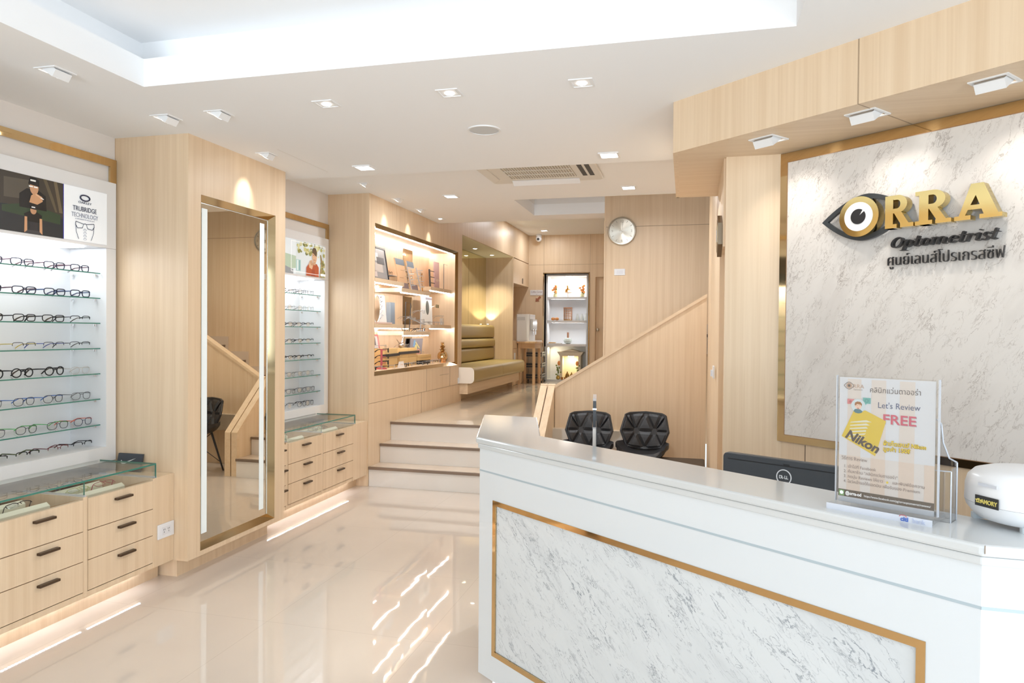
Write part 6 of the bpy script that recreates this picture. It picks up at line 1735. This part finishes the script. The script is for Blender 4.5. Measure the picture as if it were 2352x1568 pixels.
# ================================================================== ceiling fittings
def downlight(x, y, z, lab, tilt=None, s=.052, watts=0, grp='square spotlights', target=None, deg=50, rz=0.0, wood_c=False):
    t = thing('spotlight', lab, 'ceiling light', (x, y, z), rz, group=grp)
    fw = plain('lamp_white', (.84, .84, .84), .4)
    g = G()
    for a in ((-s, s, -s, -s + .010), (-s, s, s - .010, s), (-s, -s + .010, -s + .010, s - .010), (s - .010, s, -s + .010, s - .010)): g.box(*a, -.004, .006)
    g.box(-s + .010, s - .010, -s + .010, s - .010, .004, .006)
    mk('trim_frame', g, fw, t)
    hd_ = G(); i = s - .015
    hd_.box(-i, i, -i, i, -.012, .022)
    h = mk('lamp_head', hd_, fw, t)
    bl = mk('bulb', G().lathe([(i * .62, -.0125), (i * .55, -.016)], (0, 0, 0), 20), BULB, h)
    if tilt:
        h.rotation_euler = tilt; h.location = (0, 0, -.006)
    else:
        h.location = (0, 0, .010)
    if watts: lamp_spot('spot_beam', (x, y, z - .05), target or (x, y, 0), watts, deg, 1.0)
    return t
TL_ = (0, math.radians(34), 0)
downlight(-2.616, 2.406, 2.49, 'tilted square spotlight nearest the camera, by the cyclist poster unit', TL_, .055, 6, target=(-3.2, 2.4, 1.3), deg=60)
downlight(-2.624, 3.063, 2.49, 'tilted square spotlight at the corner of the mirror pillar', TL_, .055, 6, target=(-3.2, 3.0, 1.3), deg=60)
downlight(-2.308, 3.061, 2.49, 'tilted square spotlight in the row, second from the left wall', TL_, .052)
downlight(-1.701, 3.047, 2.49, 'square spotlight in the row, third from the left wall', None, .052, 32)
downlight(-1.072, 3.033, 2.49, 'square spotlight in the row, fourth from the left wall', None, .052, 32)
downlight(-.466, 3.04, 2.49, 'square spotlight in the row, nearest the bulkhead', None, .052, 32)
downlight(-2.552, 3.836, 2.49, 'tilted square spotlight lighting the pillar above the tall mirror', TL_, .048, 9, target=(-2.71, 3.836, 2.22), deg=50)
WARM = (1, .84, .62)
for k, y in enumerate((5.396, 6.082, 6.651, 7.234)):
    downlight(-2.655, y, 2.635, 'small tilted spotlight above the showcase, %s from the front' % ORD[k], TL_ if k < 3 else None, .045, 5 if k else 0, target=(-2.80, y, 2.36), deg=48)
for k, (x, y) in enumerate(((.327, 3.24), (.656, 2.952), (.981, 2.667))):
    downlight(x, y, 2.2505, 'square tilted spotlight in the oak bulkhead, %s from the left' % ORD[k], (math.radians(32), 0, 0), .060, 5, target=(x + .34, y + .34, 1.45), deg=96, rz=math.radians(-40.4), grp='bulkhead spotlights')
def panel(x, y, z, lab, s=.062, watts=13):
    t = thing('panel_light', lab, 'ceiling light', (x, y, z), 0, group='square led panels')
    g = G()
    for a in ((-s, s, -s, -s + .012), (-s, s, s - .012, s), (-s, -s + .012, -s + .012, s - .012), (s - .012, s, -s + .012, s - .012)): g.box(*a, -.008, .004)
    mk('trim_frame', g, plain('lamp_white', (.84, .84, .84), .4), t)
    mk('diffuser', G().box(-s + .012, s - .012, -s + .012, s - .012, -.005, .002), PANEL, t)
    lamp_area('panel_glow', (x, y, z - .012), (0, 0, 0), s * 1.5, s * 1.5, watts, (.90, .95, 1.0))
panel(-2.107, 4.283, 2.49, 'square led panel at the left of the ceiling step', .062, 5)
panel(-.486, 4.298, 2.49, 'square led panel at the right of the ceiling step')
panel(-2.116, 6.046, 2.635, 'square led panel in the middle ceiling left of the air conditioner')
panel(-.51, 5.993, 2.635, 'square led panel in the middle ceiling right of the air conditioner')
panel(-2.384, 10.45, 3.125, 'nearer square led panel in the hall ceiling', .06, 6)
panel(-2.395, 11.61, 3.125, 'farther square led panel in the hall ceiling above the shelf', .06, 6)
for k, (x, y) in enumerate(((-3.045, 9.772), (-3.036, 10.646))):
    t = thing('niche_spotlight', ('nearer' if k == 0 else 'farther') + ' small round spotlight in the bench niche ceiling', 'ceiling light', (x, y, 2.617), group='niche spotlights')
    mk('ring', G().lathe([(.045, 0), (.045, -.004), (.03, -.004)], (0, 0, 0), 24), plain('lamp_white', (.84, .84, .84), .4), t)
    mk('bulb', G().lathe([(.03, -.0042), (.02, -.007)], (0, 0, 0), 20), BULB, t)
    lamp_spot('niche_beam', (x, y, 2.59), (x, y, 0), 50, 95, .7, (1, .92, .70))
t = thing('ceiling_speaker', 'round white flush speaker in the front ceiling', 'speaker', (-1.084, 3.628, 2.49))
mk('rim', G().lathe([(.090, 0), (.090, -.006), (.080, -.006), (.080, 0)], (0, 0, 0), 40), plain('lamp_white', (.84, .84, .84), .4), t)
mk('grille', G().lathe([(.080, -.003), (.001, -.0045)], (0, 0, 0), 40), plain('grille_grey', (.70, .70, .69), .7, bump=.6, bscale=500), t)
hl = G()
hl.box(-2.55, -2.548, 3.86, 4.38, 2.4896, 2.4902)
struct('trim_9', G().box(-2.42, -2.418, 3.75, 4.36, 2.4894, 2.4901), plain('hairline', (.62, .58, .55), .8), 'fine access panel joint in the front ceiling', 'trim')

ac = thing('air_conditioner', 'white ceiling cassette air conditioner half hidden by the ceiling step', 'air conditioner', (-1.115, 5.10, 2.6345))
ACW = plain('ac_white', (.74, .71, .66), .45); ACD = plain('ac_dark', (.05, .05, .05), .6)
w_ = .45
pts = []
for cx, cy, a0_ in ((w_ - .04, w_ - .04, 0), (-w_ + .04, w_ - .04, 90), (-w_ + .04, -w_ + .04, 180), (w_ - .04, -w_ + .04, 270)):
    for k in range(4): a = math.radians(a0_ + 30 * k); pts.append((cx + .04 * math.cos(a), cy + .04 * math.sin(a)))
mk('panel', G().prism(pts, -.022, 0), ACW, ac, bevel=.01)
g = G(); g.box(-.26, .26, -.26, .26, -.026, -.0222)
mk('grille_back', g, plain('ac_grille', (.42, .38, .32), .6), ac)
g = G()
for k in range(26): x = -.255 + .0204 * k; g.box(x - .003, x + .003, -.26, .26, -.030, -.0262)
for y_ in (-.13, 0, .13): g.box(-.26, .26, y_ - .006, y_ + .006, -.031, -.0262)
mk('grille_bars', g, ACW, ac)
for (x0, x1, y0, y1) in ((.31, .345, -.27, .27), (.365, .40, -.27, .27), (-.40, -.36, -.27, .27), (-.27, .27, .345, .39), (-.27, .27, -.39, -.345)):
    mk('air_slot', G().box(x0, x1, y0, y1, -.0235, -.0222), ACD if x0 > .3 else ACW, ac)
g = G(); g.add([(-.27, .34, -.024), (.27, .34, -.024), (.27, .395, -.050), (-.27, .395, -.050), (-.27, .34, -.028), (.27, .34, -.028), (.27, .39, -.055), (-.27, .39, -.055)], [(0, 1, 2, 3), (7, 6, 5, 4), (0, 4, 5, 1), (1, 5, 6, 2), (2, 6, 7, 3), (3, 7, 4, 0)])
mk('louvre', g, WHITE, ac)
g = G(); g.add([(-.36, -.27, -.024), (-.36, .27, -.024), (-.405, .27, -.045), (-.405, -.27, -.045), (-.36, -.27, -.028), (-.36, .27, -.028), (-.40, .27, -.050), (-.40, -.27, -.050)], [(0, 1, 2, 3), (7, 6, 5, 4), (0, 4, 5, 1), (1, 5, 6, 2), (2, 6, 7, 3), (3, 7, 4, 0)])
mk('louvre', g, ACW, ac)

# drop templates that were never placed
for k, e in SPECS.items():
    if not e[1]:
        for c in list(e[0].children): bpy.data.objects.remove(c)
        bpy.data.objects.remove(e[0])
